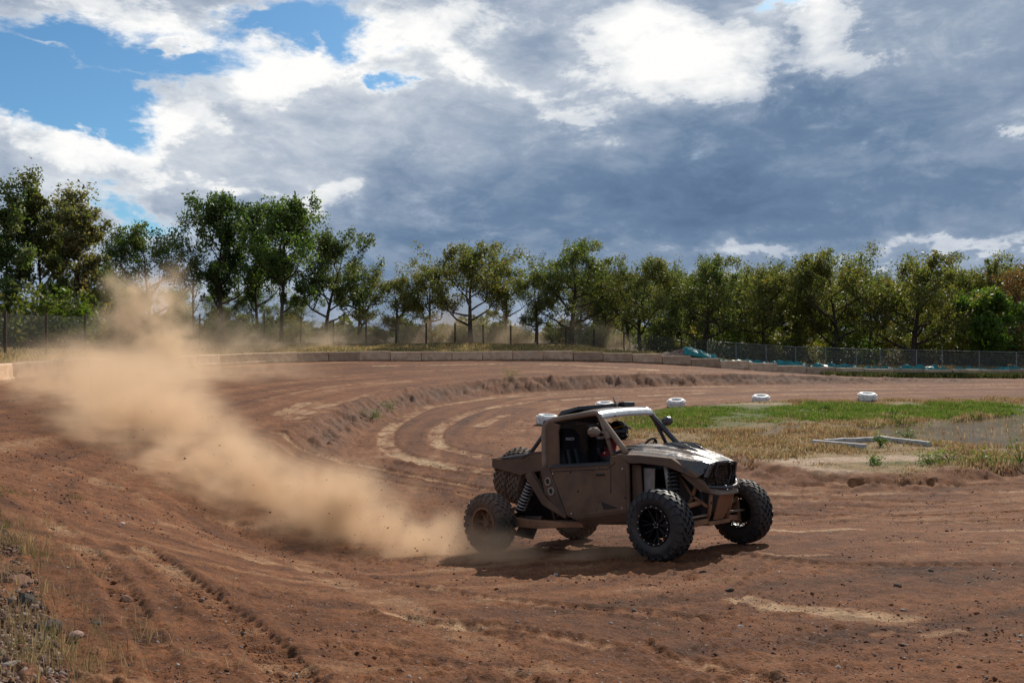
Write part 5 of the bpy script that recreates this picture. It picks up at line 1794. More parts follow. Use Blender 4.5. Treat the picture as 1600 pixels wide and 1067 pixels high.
def suit_mat(t, out):
    pos = t.node('ShaderNodeTexCoord').outputs['Object']
    x, y, z = t.sep(pos)
    n = t.noise(pos, 9, 4, .6)
    red = t.mr(t.m('ADD', z, t.m('MULTIPLY', n, .06)), 1.33, 1.36, smooth=False)
    c = t.mix(red, (.05, .05, .055), (.20, .016, .02))
    fore = t.mr(t.m('ADD', x, t.m('MULTIPLY', n, .05)), .04, .06, smooth=False)
    c = t.mix(t.m('MULTIPLY', fore, red), c, (.44, .30, .22))
    hand = t.mr(x, .33, .345, smooth=False)
    c = t.mix(t.m('MULTIPLY', hand, t.m('GREATER_THAN', z, 1.2)), c, (.16, .16, .17))
    principled(t, out, base=c, rough=.8, normal=bump(t, t.noise(pos, 26, 3, .6), .5, .012))


M['suit'] = mat('race_suit', suit_mat)
person = bpy.data.objects.new('person', None)
person.matrix_world = CAR
col.objects.link(person)
tag(person, 'driver in black full-face helmet and red race suit holding the steering wheel', 'person')
cy = .36
N_ = [(-.20, cy, .80, .16, .13), (-.22, cy, .98, .15, .12), (-.24, cy, 1.17, .17, .12), (-.24, cy, 1.33, .13, .10), (-.20, cy, 1.43, .062, .062), (-.14, cy, 1.52, .065, .065), (-.08, cy, 1.62, .088, .078), (-.08, cy, 1.72, .07, .065)]
E_ = [(0, 1), (1, 2), (2, 3), (3, 4), (4, 5), (5, 6), (6, 7)]
for s in (-1, 1):
    k = len(N_)
    N_ += [(-.22, cy + s * .19, 1.33, .072), (-.02, cy + s * .24, 1.22, .055), (.14, cy + s * .235, 1.20, .048), (.33, cy + s * .165, 1.395, .036), (.40, cy + s * .145, 1.43, .036, .026), (.445, cy + s * .14, 1.445, .036, .024)]
    E_ += [(3, k), (k, k + 1), (k + 1, k + 2), (k + 2, k + 3), (k + 3, k + 4), (k + 4, k + 5)]
    # fingers closing over the rim of the wheel, thumb along its inside
    hx, hy, hz = .455, cy + s * .14, 1.45
    for q, (dl, ln) in enumerate(((-.03, .9), (-.01, 1.0), (.01, .95), (.03, .75))):
        b0 = len(N_)
        N_ += [(hx, hy + dl, hz + .012 - .004 * q, .010), (hx + .030 * ln, hy + dl + s * .006, hz + .018, .0095), (hx + .048 * ln, hy + dl + s * .008, hz - .010, .009), (hx + .034 * ln, hy + dl + s * .006, hz - .036, .008)]
        E_ += [(k + 5, b0), (b0, b0 + 1), (b0 + 1, b0 + 2), (b0 + 2, b0 + 3)]
    b0 = len(N_)
    N_ += [(.415, hy - s * .035, 1.435, .011), (.445, hy - s * .055, 1.420, .010), (.475, hy - s * .050, 1.412, .009)]
    E_ += [(k + 4, b0), (b0, b0 + 1), (b0 + 1, b0 + 2)]
    # legs
    k = len(N_)
    N_ += [(-.14, cy + s * .10, .80, .09), (.12, cy + s * .12, .86, .082), (.34, cy + s * .13, .88, .064), (.52, cy + s * .12, .72, .058), (.68, cy + s * .11, .56, .042), (.70, cy + s * .11, .50, .042), (.80, cy + s * .11, .52, .036)]
    E_ += [(0, k)] + [(k + i, k + i + 1) for i in range(6)]
skin_body('body', N_, E_, M['suit'], person, 1)

hm = empty('helmet', (-.045, cy, 1.675)); hm.parent = person
hm.rotation_euler = (0, R(8), R(-6))
def hel(r_, a0, a1, t0, t1, na=28, nt=16, sq=(1.12, .88, 1.02), off=0.0):
    """patch of the helmet's shell between two azimuths and two heights"""
    b = MB(); rings = []
    for i in range(nt + 1):
        t_ = t0 + (t1 - t0) * i / nt
        rings.append([((r_ + off) * sq[0] * math.cos(t_) * math.cos(a), (r_ + off) * sq[1] * math.cos(t_) * math.sin(a), (r_ + off) * sq[2] * math.sin(t_)) for a in np.linspace(a0, a1, na)])
    return b.loft(rings, closed=False)
def helm_mat(t, out):
    pos = t.node('ShaderNodeTexCoord').outputs['Object']
    x, y, z = t.sep(pos)
    a = t.m('ABSOLUTE', y)
    w1 = t.m('ADD', z, t.m('MULTIPLY', x, -.35))
    k1 = t.m('LESS_THAN', t.m('ABSOLUTE', t.m('SUBTRACT', w1, .035)), .011)
    k2 = t.m('MULTIPLY', t.m('LESS_THAN', t.m('ABSOLUTE', t.m('SUBTRACT', t.m('ADD', z, t.m('MULTIPLY', x, .25)), -.03)), .016), t.m('LESS_THAN', x, .03))
    k3 = t.m('MULTIPLY', t.m('LESS_THAN', t.m('ABSOLUTE', t.m('SUBTRACT', a, .035)), .006), t.m('GREATER_THAN', z, .08))
    c = t.mix(t.m('MAXIMUM', k1, k2), (.010, .010, .011), (.42, .22, .02))
    c = t.mix(k3, c, (.30, .30, .30))
    principled(t, out, base=c, rough=.22, spec=.5)
M['helmet'] = mat('helmet_paint', helm_mat)
M['visor'] = simple('dark_visor', (.012, .012, .016), .08, var=.2)
hel(.148, R(38), R(322), R(-55), R(89), 30, 18).build('shell', M['helmet'], hm, smooth=True, thick=.012)
hel(.148, R(-40), R(40), R(24), R(89), 14, 10).build('shell', M['helmet'], hm, smooth=True, thick=.012)
hel(.142, R(-56), R(56), R(-16), R(26), 16, 8).build('visor', M['visor'], hm, smooth=True, thick=.004)
hel(.150, R(-62), R(62), R(-52), R(-14), 18, 8, (1.32, .90, 1.02)).build('chin_guard', M['helmet'], hm, smooth=True, thick=.014)
MB().loft([[(.06, y, .118 - 3.2 * y * y) for y in np.linspace(-.105, .105, 9)], [(.15, y, .100 - 3.0 * y * y) for y in np.linspace(-.11, .11, 9)], [(.205, y, .058 - 3.0 * y * y) for y in np.linspace(-.085, .085, 9)]], closed=False).build('peak', M['helmet'], hm, smooth=True, thick=.008)


# ------------------------------------------------------------------ ground cover, stones
def blades_mesh(name, x, y, z, h, w_, colr, label, cat, lean=.35, seed=0, per=4, spread=.06, kind='stuff'):
    rr = np.random.default_rng(seed)
    n = len(x) * per
    X = np.repeat(x, per) + rr.normal(0, 1, n) * np.repeat(np.broadcast_to(spread, x.shape), per); Y = np.repeat(y, per) + rr.normal(0, 1, n) * np.repeat(np.broadcast_to(spread, x.shape), per)
    Z = np.repeat(z, per); H = np.repeat(h, per) * rr.uniform(.55, 1.25, n); Wd = np.repeat(np.broadcast_to(w_, x.shape), per) * rr.uniform(.7, 1.3, n)
    a = rr.uniform(0, 2 * math.pi, n); l_ = rr.uniform(0, lean, n) * H; b_ = rr.uniform(0, 2 * math.pi, n)
    ca, sa = np.cos(a) * Wd, np.sin(a) * Wd
    lx, ly = np.cos(b_) * l_, np.sin(b_) * l_
    V = np.stack([np.stack([X - ca, Y - sa, Z - .02], -1), np.stack([X + ca, Y + sa, Z - .02], -1),
                  np.stack([X - ca * .75 + lx * .4, Y - sa * .75 + ly * .4, Z + H * .6], -1), np.stack([X + ca * .75 + lx * .4, Y + sa * .75 + ly * .4, Z + H * .6], -1),
                  np.stack([X + lx, Y + ly, Z + H], -1)], 1).reshape(-1, 3)
    F = (np.array([(0, 1, 3), (0, 3, 2), (2, 3, 4)])[None] + (np.arange(n) * 5)[:, None, None]).reshape(-1, 3)
    C = np.repeat(np.repeat(colr, per, 0) * rr.uniform(.7, 1.3, (n, 1)), 5, 0)
    o = np_mesh(name, V, F, M['straw'], None, attrs={'tint': C})
    tag(o, label, cat, None, kind)
    return o


def scatter_in(P, n, seed):
    rr = np.random.default_rng(seed)
    lo, hi = P.min(0), P.max(0)
    x = rr.uniform(lo[0], hi[0], n); y = rr.uniform(lo[1], hi[1], n)
    k = inside(x, y, P)
    return x[k], y[k]


def infield_grass():
    rr = np.random.default_rng(3)
    P = INFIELD.copy(); P = P[(P[:, 0] < 34)]
    x, y = scatter_in(P, 90000, 4)
    k = (np.abs(x / y) < .68)
    x, y = x[k], y[k]
    brk = fbm(x * 1.4, y * 1.4, 4, 61, .6)
    gm = green_mask(x, y, brk); bare = bare_mask(x, y, brk)
    di, _, _ = poly_dist(x, y, np.vstack([INFIELD, INFIELD[:1]]))
    wet = np.zeros(len(x), bool)
    for PP in (POND, PUDDLE):
        dp, _, _ = poly_dist(x, y, np.column_stack([PP, np.zeros(len(PP))]))
        wet |= inside(x, y, PP) & (dp > .12) & (rr.random(len(x)) > .025)
    pat = fbm(x * .6, y * .6, 3, 81)
    keep = (~wet) & (rr.random(len(x)) < (1 - .93 * bare)) & (di > .15) & (rr.random(len(x)) < np.clip(.70 + 1.3 * pat, .06, 1))
    kd, _, _ = poly_dist(x, y, np.array([(*at(1270, 694).xy, 0), (*at(1352, 702).xy, 0), (*at(1452, 700).xy, 0)]))
    keep &= (kd > .28) | (rr.random(len(x)) < .15)
    x, y, gm, pat = x[keep], y[keep], gm[keep], pat[keep]
    z = base_height(x, y)
    green = rr.random(len(x)) < np.clip(gm * 1.15 - .12 + .25 * pat, 0, .96)
    cg = np.array([(.20, .285, .045), (.155, .24, .04), (.26, .30, .055), (.11, .175, .035)])[rr.integers(0, 4, len(x))]
    cd = np.array([(.46, .32, .16), (.38, .25, .12), (.52, .40, .23), (.28, .17, .095), (.30, .26, .10), (.42, .26, .13)])[rr.integers(0, 6, len(x))]
    tall = fbm(x * 1.1 + 7, y * 1.1, 3, 85)
    h = np.where(green, .085, .095) * np.clip(1 + 1.5 * pat + 1.2 * tall, .3, 2.6)
    for nm, k, lab, seed in (('green_grass', green, 'short bright green grass covering the back of the infield', 5), ('dry_grass', ~green, 'dry straw coloured grass over the infield round the pond', 6)):
        blades_mesh(nm, x[k], y[k], z[k], h[k], np.full(k.sum(), .014), (cg if nm == 'green_grass' else cd)[k], lab, 'grass', .7, seed, 4, .07)


infield_grass()


def verge_grass():
    rr = np.random.default_rng(9)
    n = 52000
    u = rr.integers(0, len(RIM) - 1, n); t_ = rr.random(n)
    a, b = RIM[u], RIM[u + 1]
    p = a[:, :2] + (b - a)[:, :2] * t_[:, None]
    d = (b - a)[:, :2]; d /= np.linalg.norm(d, axis=1, keepdims=True)
    nrm = np.stack([d[:, 1], -d[:, 0]], 1)
    # outward is away from the infield
    out = np.sign(((p - np.array([8., 30.])) * nrm).sum(1))[:, None] * nrm
    q = p + out * (.35 + 9.0 * rr.random(n) ** 1.6)[:, None]
    x, y = q[:, 0], q[:, 1]
    k = (y > 27) & (np.abs(x / y) < .70) & (x < 46)
    x, y = x[k], y[k]
    z = base_height(x, y)
    pat = fbm(x * .35, y * .35, 3, 91)
    cd = np.array([(.48, .34, .16), (.40, .28, .13), (.54, .40, .20), (.30, .25, .10), (.22, .22, .08)])[rr.integers(0, 5, len(x))]
    h = .22 * np.clip(1 + 1.2 * pat, .35, 2.2)
    blades_mesh('verge_grass', x, y, z, h, np.full(len(x), .03), cd, 'dry yellow grass on the strip behind the concrete barrier', 'grass', .7, 10, 4, .10)
    # dull green bank of weeds at the foot of the barrier on the right
    x = rr.uniform(22, 38, 5000); y = 60.6 + rr.normal(0, .7, 5000) + (x - 22) * .02
    k = rr.random(5000) < np.clip((x - 22) / 5, .1, 1)
    x, y = x[k], y[k]
    cg = np.array([(.06, .085, .022), (.08, .10, .03), (.14, .12, .05)])[rr.integers(0, 3, len(x))]
    blades_mesh('weed_bank', x, y, base_height(x, y), np.full(len(x), .32), np.full(len(x), .035), cg, 'dull green weeds along the foot of the barrier at the far right', 'weeds', .7, 12, 4, .10)


verge_grass()


def mound_grass():
    rr = np.random.default_rng(19)
    spots = [(4, 770, .5, 1), (10, 815, .7, 0), (18, 850, .6, 0), (40, 858, .5, 0), (6, 895, .6, 0), (20, 985, .7, 0), (50, 1000, .6, 0), (75, 1045, .6, 0), (115, 1050, .5, 0), (20, 1055, .8, 0), (-30, 930, .9, 0), (-20, 1010, .9, 0), (60, 872, .3, 1), (118, 778, .18, 1), (40, 1030, .5, 1), (10, 840, .4, 1)]
    X, Y, C, H = [], [], [], []
    for px, py, r, g in spots:
        p = at(px, py)
        n = int(60 * r)
        X.append(p.x + rr.normal(0, r * .42, n)); Y.append(p.y + rr.normal(0, r * .5, n))
        pal = np.array([(.15, .16, .05), (.12, .14, .045), (.22, .19, .08)]) if g else np.array([(.42, .31, .16), (.34, .24, .12), (.25, .17, .09), (.30, .22, .11)])
        C.append(pal[rr.integers(0, len(pal), n)]); H.append(np.full(n, .08 if g else .12))
    x, y = np.concatenate(X), np.concatenate(Y)
    _, _, _, _, dr, _, inr, *_ = base_height(x, y, True)
    z = base_height(x, y) + np.where(~inr, .05, 0)
    blades_mesh('mound_grass', x, y, z, np.concatenate(H), np.full(len(x), .0026), np.concatenate(C), 'thin dry and green grass tufts on the gravel mound at the near left', 'grass', .9, 20, 5, .03)


mound_grass()


def stone_mat(t, out):
    a = t.node('ShaderNodeAttribute', attribute_name='tint')
    pos = t.node('ShaderNodeNewGeometry').outputs['Position']
    n = t.noise(pos, 60, 4, .6)
    c = t.mix(1.0, a.outputs['Color'], t.ramp(n, [(.3, (.65, .65, .65)), (.7, (1.25, 1.25, 1.25))]), 'MULTIPLY')
    principled(t, out, base=c, rough=.9, spec=.25)


M['stone'] = mat('stone', stone_mat)
OCT_V = np.array([(1, 0, 0), (-1, 0, 0), (0, 1, 0), (0, -1, 0), (0, 0, 1), (0, 0, -1)], float)
OCT_F = np.array([(0, 2, 4), (2, 1, 4), (1, 3, 4), (3, 0, 4), (2, 0, 5), (1, 2, 5), (3, 1, 5), (0, 3, 5)])


def stones_mesh(name, x, y, z, s, colr, label, cat, seed):
    rr = np.random.default_rng(seed)
    n = len(x)
    V = OCT_V[None] * rr.uniform(.6, 1.25, (n, 6, 1)) + rr.normal(0, .12, (n, 6, 3))
    a = rr.uniform(0, 6.28, n); ca, sa = np.cos(a)[:, None], np.sin(a)[:, None]
    vx = V[..., 0] * ca - V[..., 1] * sa; vy = V[..., 0] * sa + V[..., 1] * ca
    V = np.stack([vx, vy, V[..., 2] * .7], -1) * s[:, None, None] + np.stack([x, y, z + s * .15], -1)[:, None, :]
    F = (OCT_F[None] + (np.arange(n) * 6)[:, None, None]).reshape(-1, 3)
    o = np_mesh(name, V.reshape(-1, 3), F, M['stone'], None, smooth=False, attrs={'tint': np.repeat(colr, 6, 0)})
    tag(o, label, cat, None, 'stuff')
    return o


def scatter_stones():
    rr = np.random.default_rng(29)
    n = 52000
    r = 4.6 * (36 / 4.6) ** (rr.random(n) ** 1.15); a = rr.uniform(R(-33), R(33), n)
    x, y = r * np.sin(a), r * np.cos(a)
    full = base_height(x, y, True)
    z, inr, inf, di = full[0], full[6], full[8], full[7]
    pat = fbm(x * .7, y * .7, 4, 95)
    k = (rr.random(n) < np.clip(.55 + 1.1 * pat, .08, 1)) & ~inf
    x, y, z, r, inr = x[k], y[k], z[k], r[k], inr[k]
    s = np.exp(rr.normal(math.log(.0062), .60, len(x))) * np.clip(r / 9, .75, 1.5)
    s = np.clip(s, .003, .028)
    dirt = np.array([(.12, .046, .020), (.15, .06, .026), (.08, .032, .015), (.19, .08, .037), (.14, .055, .024)])
    rock = np.array([(.17, .14, .125), (.30, .25, .22), (.10, .08, .075), (.22, .15, .12), (.42, .36, .31)])
    isr = rr.random(len(x)) < np.where(inr, .20, .6)
    c = np.where(isr[:, None], rock[rr.integers(0, 5, len(x))], dirt[rr.integers(0, 5, len(x))])
    for nm, kk, lab, cat in (('dirt_clods', ~isr, 'loose dark dirt clods strewn over the track', 'clods'), ('gravel', isr, 'small grey and pale stones strewn over the track', 'gravel')):
        stones_mesh(nm, x[kk], y[kk], z[kk] - .004, s[kk], c[kk], lab, cat, 31)
    # denser gravel on the mound
    n = 15000
    r = 4.6 * (13 / 4.6) ** rr.random(n); a = rr.uniform(R(-36), R(-24), n)
    x, y = r * np.sin(a), r * np.cos(a)
    full = base_height(x, y, True)
    k = ~full[6] & (full[4] > .02)
    x, y, z = x[k], y[k], full[0][k] + np.minimum(full[4][k] * .12, .12)
    s = np.clip(np.exp(rr.normal(math.log(.012), .5, len(x))), .005, .05)
    rock2 = np.array([(.15, .09, .065), (.20, .135, .10), (.10, .06, .045), (.15, .07, .04), (.26, .19, .15)])
    stones_mesh('mound_gravel', x, y, z + .03, s, rock2[rr.integers(0, 5, len(x))], 'grey gravel covering the mound at the near left', 'gravel', 33)


scatter_stones()


def rock(px, py, s, colr, label, seed):
    rr = np.random.default_rng(seed)
    bm = bmesh.new()
    bmesh.ops.create_icosphere(bm, subdivisions=2, radius=1)
    st_ = np.array([1, .8, .6]) * rr.uniform(.85, 1.15, 3)
    cuts = [(Vector(rr.normal(0, 1, 3)).normalized(), rr.uniform(.55, .85)) for _ in range(7)]
    for v in bm.verts:
        for nrm, dd in cuts:
            e = v.co.dot(nrm) - dd
            if e > 0: v.co -= nrm * e
        v.co = Vector((v.co.x * st_[0], v.co.y * st_[1], v.co.z * st_[2])) * s
    me = bpy.data.meshes.new('rock'); bm.to_mesh(me); bm.free()
    at_ = me.attributes.new('tint', 'FLOAT_COLOR', 'POINT')
    at_.data.foreach_set('color', [*colr, 1] * len(me.vertices))
    me.materials.append(M['stone'])
    o = bpy.data.objects.new('rock', me); link(o)
    p = at(px, py)
    o.location = p + Vector((0, 0, s * .12 + (.03 if px < 130 else -.012))); o.rotation_euler = (0, 0, rr.uniform(0, 6))
    tag(o, label, 'rock', 'loose rocks on and beside the track')


rock(24, 922, .13, (.17, .085, .055), 'large reddish brown rock on the gravel mound near the left edge', 1)
rock(38, 952, .11, (.05, .045, .042), 'dark grey slab of rock just below the reddish brown one', 2)
rock(74, 992, .10, (.045, .042, .045), 'dark angular rock lower on the mound beside dry grass', 3)
rock(116, 1003, .05, (.32, .20, .155), 'small pinkish stone at the edge of the mound', 4)
rock(14, 1058, .09, (.30, .25, .21), 'pale grey rock at the bottom left corner', 5)
rock(196, 934, .06, (.22, .12, .08), 'round clod beside the left tyre ruts', 6)
rock(191, 818, .045, (.55, .47, .40), 'pale stone lying above the left tyre ruts', 7)
rock(147, 973, .05, (.06, .06, .065), 'small dark stone at the foot of the mound', 8)
rock(1140, 921, .05, (.06, .036, .026), 'dark clod lying on the track left of the long pale crust', 9)
rock(1454, 891, .045, (.06, .038, .03), 'dark clod on the track far right of the buggy', 10)
rock(1403, 916, .06, (.07, .045, .034), 'flat dark clod between the far right clod and the long pale crust', 11)
rock(1157, 977, .03, (.50, .44, .40), 'small white stone below the long pale crust', 12)
rock(1098, 893, .045, (.07, .04, .028), 'flat dark clod in front of the near front wheel', 13)
rock(869, 897, .045, (.40, .33, .28), 'pale stone lying in the shadow of the buggy', 14)


# ------------------------------------------------------------------ weeds and small plants in the infield
def weed(px, py, hgt, wd, cols, label, seed):
    rr = np.random.default_rng(seed)
    p = at(px, py)
    root = empty('weed', p)
    tips, tubes = [], []
    for k in range(12):
        a = rr.uniform(0, 6.28); r_ = wd * math.sqrt(rr.random()) * .5
        q = np.array([r_ * math.cos(a), r_ * math.sin(a), hgt * rr.uniform(.35, 1)])
        tubes.append(([np.zeros(3), q * np.array([.5, .5, .6]), q], [.008, .006, .003]))
        tips += [(q, wd), (q * .7, wd)]
    tubes_mesh(tubes).build('stem', M['bark'], root)
    V, F, C = leaves(rr, tips, 9, .028, .35, cols)
    np_mesh('foliage', V, F, M['leaf'], root, attrs={'tint': C})
    tag(root, label, 'weed', 'weeds growing in the infield')


GW = [(.10, .17, .03), (.13, .20, .035), (.08, .13, .025)]
for i, (px, py, h_, w_, lab) in enumerate([
        (1290, 641, .30, .5, 'dark green weed standing out in the middle of the green grass'), (1396, 655, .42, .5, 'tall green weed at the near edge of the green grass'), (1404, 662, .25, .5, 'low weed below the tall one at the grass edge'),
        (1376, 698, .40, .35, 'upright yellow-green weed growing beside the concrete kerb'), (1415, 684, .22, .6, 'bright green weed behind the right end of the concrete kerb'),
        (1372, 728, .20, .4, 'small green weed at the left end of the front grass edge'), (1484, 722, .42, .8, 'bushy dark green weed at the middle of the front grass edge'), (1530, 724, .32, .8, 'dark green weed right of the bushy one at the front edge'),
        (1594, 722, .50, .7, 'tall green weed at the right border above the dirt bank'), (1452, 728, .28, .5, 'small weed left of the bushy one at the front edge'),
        (798, 596, .7, 1.1, 'single bright green weed on top of the dirt bank'), (580, 655, .30, .8, 'green weed at the foot of the dirt bank, near its bend'), (602, 640, .2, .7, 'faint green weed on the face of the dirt bank')]):
    weed(px, py, h_, w_, GW, lab, 100 + i)


# ------------------------------------------------------------------ far wood behind everything
def far_wood():
    rr = np.random.default_rng(43)
    n = 5200
    a = rr.uniform(R(-52), R(60), n); r = rr.uniform(112, 150, n)
    x, y = r * np.sin(a), r * np.cos(a)
    g = base_height(x, y)
    topz = 1.6 + 5.4 * sstep(a, R(2), R(16)) + 2.0 * vnoise(a * 40, a * 0 + 3, 5) + 1.2 * vnoise(a * 120, a * 0, 6)
    tips = [((x[i], y[i], g[i] + topz[i] * rr.random() ** .8), 3.0) for i in range(n)]
    V, F, C = leaves(rr, tips, 8, .42, .5, [(.08, .10, .028), (.10, .11, .03), (.07, .085, .025)])
    # spread each clump wider than a twig's
    o = np_mesh('far_wood', V, F, M['leaf'], None, attrs={'tint': C})
    tag(o, 'low green mass of far woods closing the view between the trunks', 'wood', None, 'stuff')


far_wood()


# ------------------------------------------------------------------ dust thrown up by the buggy
def dust_mat(colr, dens, aniso, fine):
    def b(t, out):
        pos = t.node('ShaderNodeTexCoord').outputs['Object']
        a = t.node('ShaderNodeAttribute', attribute_name='density').outputs['Fac']
        v = t.node('ShaderNodeVolumePrincipled')
        v.inputs['Color'].default_value = (*colr, 1)
        v.inputs['Anisotropy'].default_value = aniso
        v.inputs['Density Attribute'].default_value = ''
        t.put(v.inputs['Density'], t.m('MULTIPLY', a, dens))
        t.l.new(v.outputs[0], out.inputs['Volume'])
    return b


def dust(name, pts, lo, hi, res, m_, label, warp=.9, nscale=.55, seed_off=(0, 0, 0), soft=.9):
    """pts: x, y, ground z, half width, height, density. Density is a field evaluated on a grid (geometry nodes)."""
    P = catmull(pts, 10)
    me = bpy.data.meshes.new(name)
    me.from_pydata([tuple(p[:3]) for p in P], [(i, i + 1) for i in range(len(P) - 1)], [])
    for an, j in (('rad', 3), ('hgt', 4), ('den', 5)):
        a = me.attributes.new(an, 'FLOAT', 'POINT'); a.data.foreach_set('value', np.ascontiguousarray(P[:, j], np.float32))
    me.materials.append(m_)
    o = bpy.data.objects.new(name, me); link(o)
    ng = bpy.data.node_groups.new(name, 'GeometryNodeTree')
    ng.interface.new_socket('Geometry', in_out='INPUT', socket_type='NodeSocketGeometry')
    ng.interface.new_socket('Geometry', in_out='OUTPUT', socket_type='NodeSocketGeometry')
    g = NT(ng)
    gi = g.node('NodeGroupInput'); go = g.node('NodeGroupOutput')
    pos = g.node('GeometryNodeInputPosition').outputs[0]

    def nz(scale, det, off, out='Color'):
        nd = g.node('ShaderNodeTexNoise'); g.put(nd.inputs['Vector'], g.vm('ADD', pos, off)); nd.inputs['Scale'].default_value = scale
        nd.inputs['Detail'].default_value = det; nd.inputs['Roughness'].default_value = .6
        return nd.outputs[out]
    wv = g.vm('SUBTRACT', nz(nscale, 3.0, seed_off), (.5, .5, .5))
    wv = g.scale(wv, warp * 2)
    wv2 = g.scale(g.vm('SUBTRACT', nz(nscale * 3.2, 4.0, (seed_off[0] + 7, seed_off[1], seed_off[2])), (.5, .5, .5)), warp * .8)
    # flatten the warp near the ground so that the skirt stays down
    q = g.vm('ADD', pos, g.vm('ADD', wv, wv2))
    near = g.node('GeometryNodeSampleNearest', domain='POINT')
    g.l.new(gi.outputs[0], near.inputs['Geometry'])
    for s_ in near.inputs:
        if s_.name == 'Sample Position': g.l.new(q, s_)

    def samp(kind, src):
        nd = g.node('GeometryNodeSampleIndex', data_type=kind, domain='POINT')
        g.l.new(gi.outputs[0], nd.inputs['Geometry'])
        val = [s_ for s_ in nd.inputs if s_.name == 'Value' and s_.enabled][0]
        g.l.new(src, val); g.l.new(near.outputs[0], nd.inputs['Index'])
        return [s_ for s_ in nd.outputs if s_.enabled][0]

    def attr(an):
        nd = g.node('GeometryNodeInputNamedAttribute', data_type='FLOAT'); nd.inputs['Name'].default_value = an
        return [s_ for s_ in nd.outputs if s_.enabled and s_.name == 'Attribute'][0]
    ppos = g.node('GeometryNodeInputPosition').outputs[0]
    c = samp('FLOAT_VECTOR', ppos)
    rad, hgt, den = (samp('FLOAT', attr(a)) for a in ('rad', 'hgt', 'den'))
    dx_, dy_, dz_ = g.sep(g.vm('SUBTRACT', q, c))
    _, _, rz_ = g.sep(g.vm('SUBTRACT', pos, c))
    lat = g.m('DIVIDE', g.m('SQRT', g.m('ADD', g.m('MULTIPLY', dx_, dx_), g.m('MULTIPLY', dy_, dy_))), rad)
    ver = g.m('DIVIDE', g.m('MAXIMUM', dz_, 0.0), hgt)
    r_ = g.m('SQRT', g.m('ADD', g.m('MULTIPLY', lat, lat), g.m('MULTIPLY', ver, ver)))
    body = g.mr(r_, 1.08, 1.08 - soft)
    fine = nz(nscale * 5, 5.0, (seed_off[0], 3, 9), 'Fac')
    big = nz(nscale * 1.1, 3.0, (seed_off[0] + 2, 13, 5), 'Fac')
    d = g.m('MULTIPLY', g.m('MULTIPLY', body, den), g.m('MULTIPLY', g.mr(fine, .38, .64, .04, 2.0, False), g.mr(big, .38, .62, .06, 1.5)))
    # thicker towards the ground
    d = g.m('MULTIPLY', d, g.mr(ver, 0.0, 1.0, 1.9, .45, False))
    vc = g.node('GeometryNodeVolumeCube')
    for s_ in vc.inputs:
        if s_.name == 'Density': g.l.new(d, s_)
        elif s_.name == 'Background': s_.default_value = 0
        elif s_.name == 'Min': s_.default_value = lo
        elif s_.name == 'Max': s_.default_value = hi
        elif s_.name.startswith('Resolution'): s_.default_value = max(4, int((hi['XYZ'.index(s_.name[-1])] - lo['XYZ'.index(s_.name[-1])]) / res))
    sm = g.node('GeometryNodeSetMaterial'); sm.inputs['Material'].default_value = m_
    g.l.new(vc.outputs[0], sm.inputs[0]); g.l.new(sm.outputs[0], go.inputs[0])
    md = o.modifiers.new('dust_field', 'NODES'); md.node_group = ng
    tag(o, label, 'dust', None, 'stuff')
    return o


def gp_(x, y, *r): return (x, y, gz(x, y) - .05, *r)


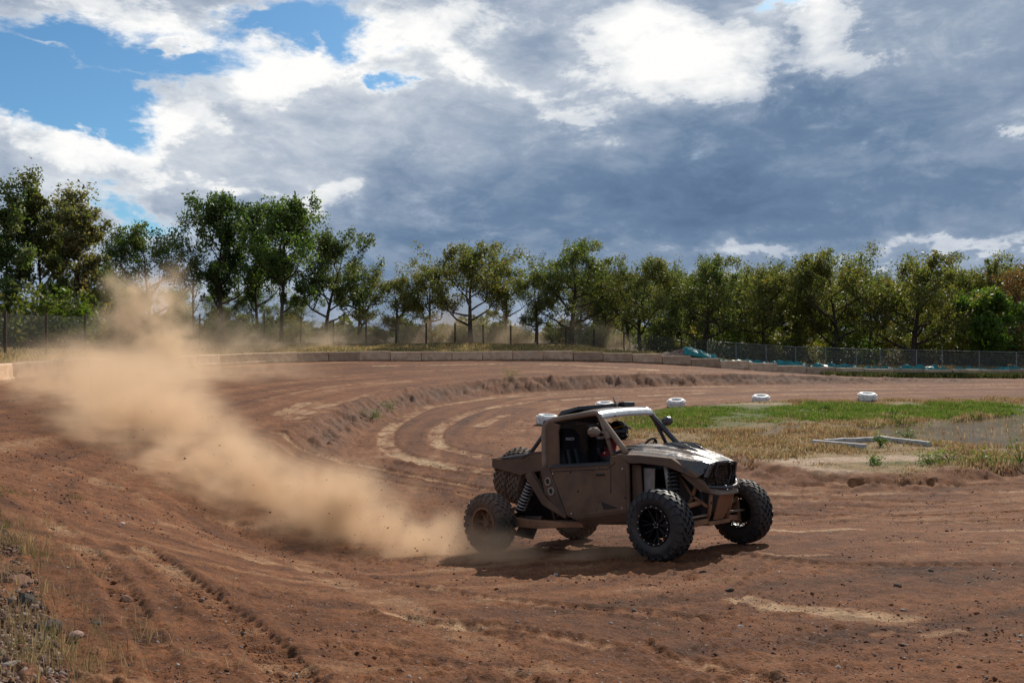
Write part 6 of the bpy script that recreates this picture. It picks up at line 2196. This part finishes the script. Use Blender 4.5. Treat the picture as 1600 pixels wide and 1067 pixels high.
M['dust'] = mat('dust_volume', dust_mat((.92, .69, .47), 0.8, .30, True))
M['dust_thin'] = mat('thin_dust_volume', dust_mat((.93, .74, .53), 1.2, .30, False))
dust('dust_cloud', [gp_(1.7, 11.3, .45, .16, 1.2), gp_(.6, 11.7, .55, .24, 2.2), gp_(-.35, 12.25, .70, .42, 2.2), gp_(-1.2, 13.1, 1.0, .95, 2.8), gp_(-3, 14.8, 1.3, 1.2, 1.9), gp_(-5.2, 16.6, 1.65, 1.4, 1.5), gp_(-7.6, 19.2, 2.0, 1.7, .95),
                    gp_(-10.2, 22.8, 2.6, 2.0, .58), gp_(-12.8, 27, 3.3, 2.1, .34), gp_(-14.9, 31, 4.2, 2.1, .20), gp_(-15.4, 36, 5.0, 2.4, .12), gp_(-13.2, 42, 5.0, 2.4, .07)],
     (-21, 9.8, -1.2), (3.5, 46, 5.2), .14, M['dust'], 'tan dust cloud billowing low along the track behind the rear wheels')
dust('dust_plume', [(-15.8, 37, .8, 4.2, 1.3, .36), (-15.8, 37.5, 2.0, 2.9, 1.6, .42), (-15.9, 38, 3.3, 2.2, 1.6, .44), (-16.2, 38, 4.6, 1.8, 1.4, .34)],
     (-23, 30, -.3), (-8, 45, 6.6), .22, M['dust_thin'], 'taller dust plume drifting up above the barrier before the round oak', 1.3, .45, (31, 4, 2), 1.0)
dust('drifting_dust', [(-20, 58, 1.6, 5, 3.0, .10), (-14, 68, 1.5, 4.5, 3.0, .14), (-8, 73, 1.4, 4, 3.2, .13), (-4.2, 74, 1.3, 4.2, 5.6, .15), (-.5, 74.5, 1.2, 3.8, 3.4, .15), (3.2, 75, 1.1, 3.6, 3.0, .14), (6.4, 75, 1.1, 2.6, 5.6, .12), (10, 75, .8, 3.0, 1.6, .06)],
     (-28, 50, -.2), (15, 84, 8.0), .4, M['dust_thin'], 'thin old dust drifting in front of the fence beyond the barrier', 1.8, .30, (5, 40, 8), 1.0)


def flying_dirt():
    rr = np.random.default_rng(53)
    n = 420
    t_ = rr.random(n) ** 1.3
    P = np.array([(-.6, 12.7), (-3.2, 14.9), (-7, 18.5), (-11, 24)])
    x = np.interp(t_, [0, .35, .7, 1], P[:, 0]) + rr.normal(0, .45 + .8 * t_); y = np.interp(t_, [0, .35, .7, 1], P[:, 1]) + rr.normal(0, .45 + .8 * t_)
    z = base_height(x, y) + np.abs(rr.normal(0, .5, n)) + .04
    s = np.clip(np.exp(rr.normal(math.log(.009), .5, n)), .004, .03)
    stones_mesh('flying_dirt', x, y, z, s, np.array([(.10, .05, .03), (.14, .07, .04)])[rr.integers(0, 2, n)], 'small dirt crumbs thrown up inside the dust behind the buggy', 'dirt', 54)


flying_dirt()
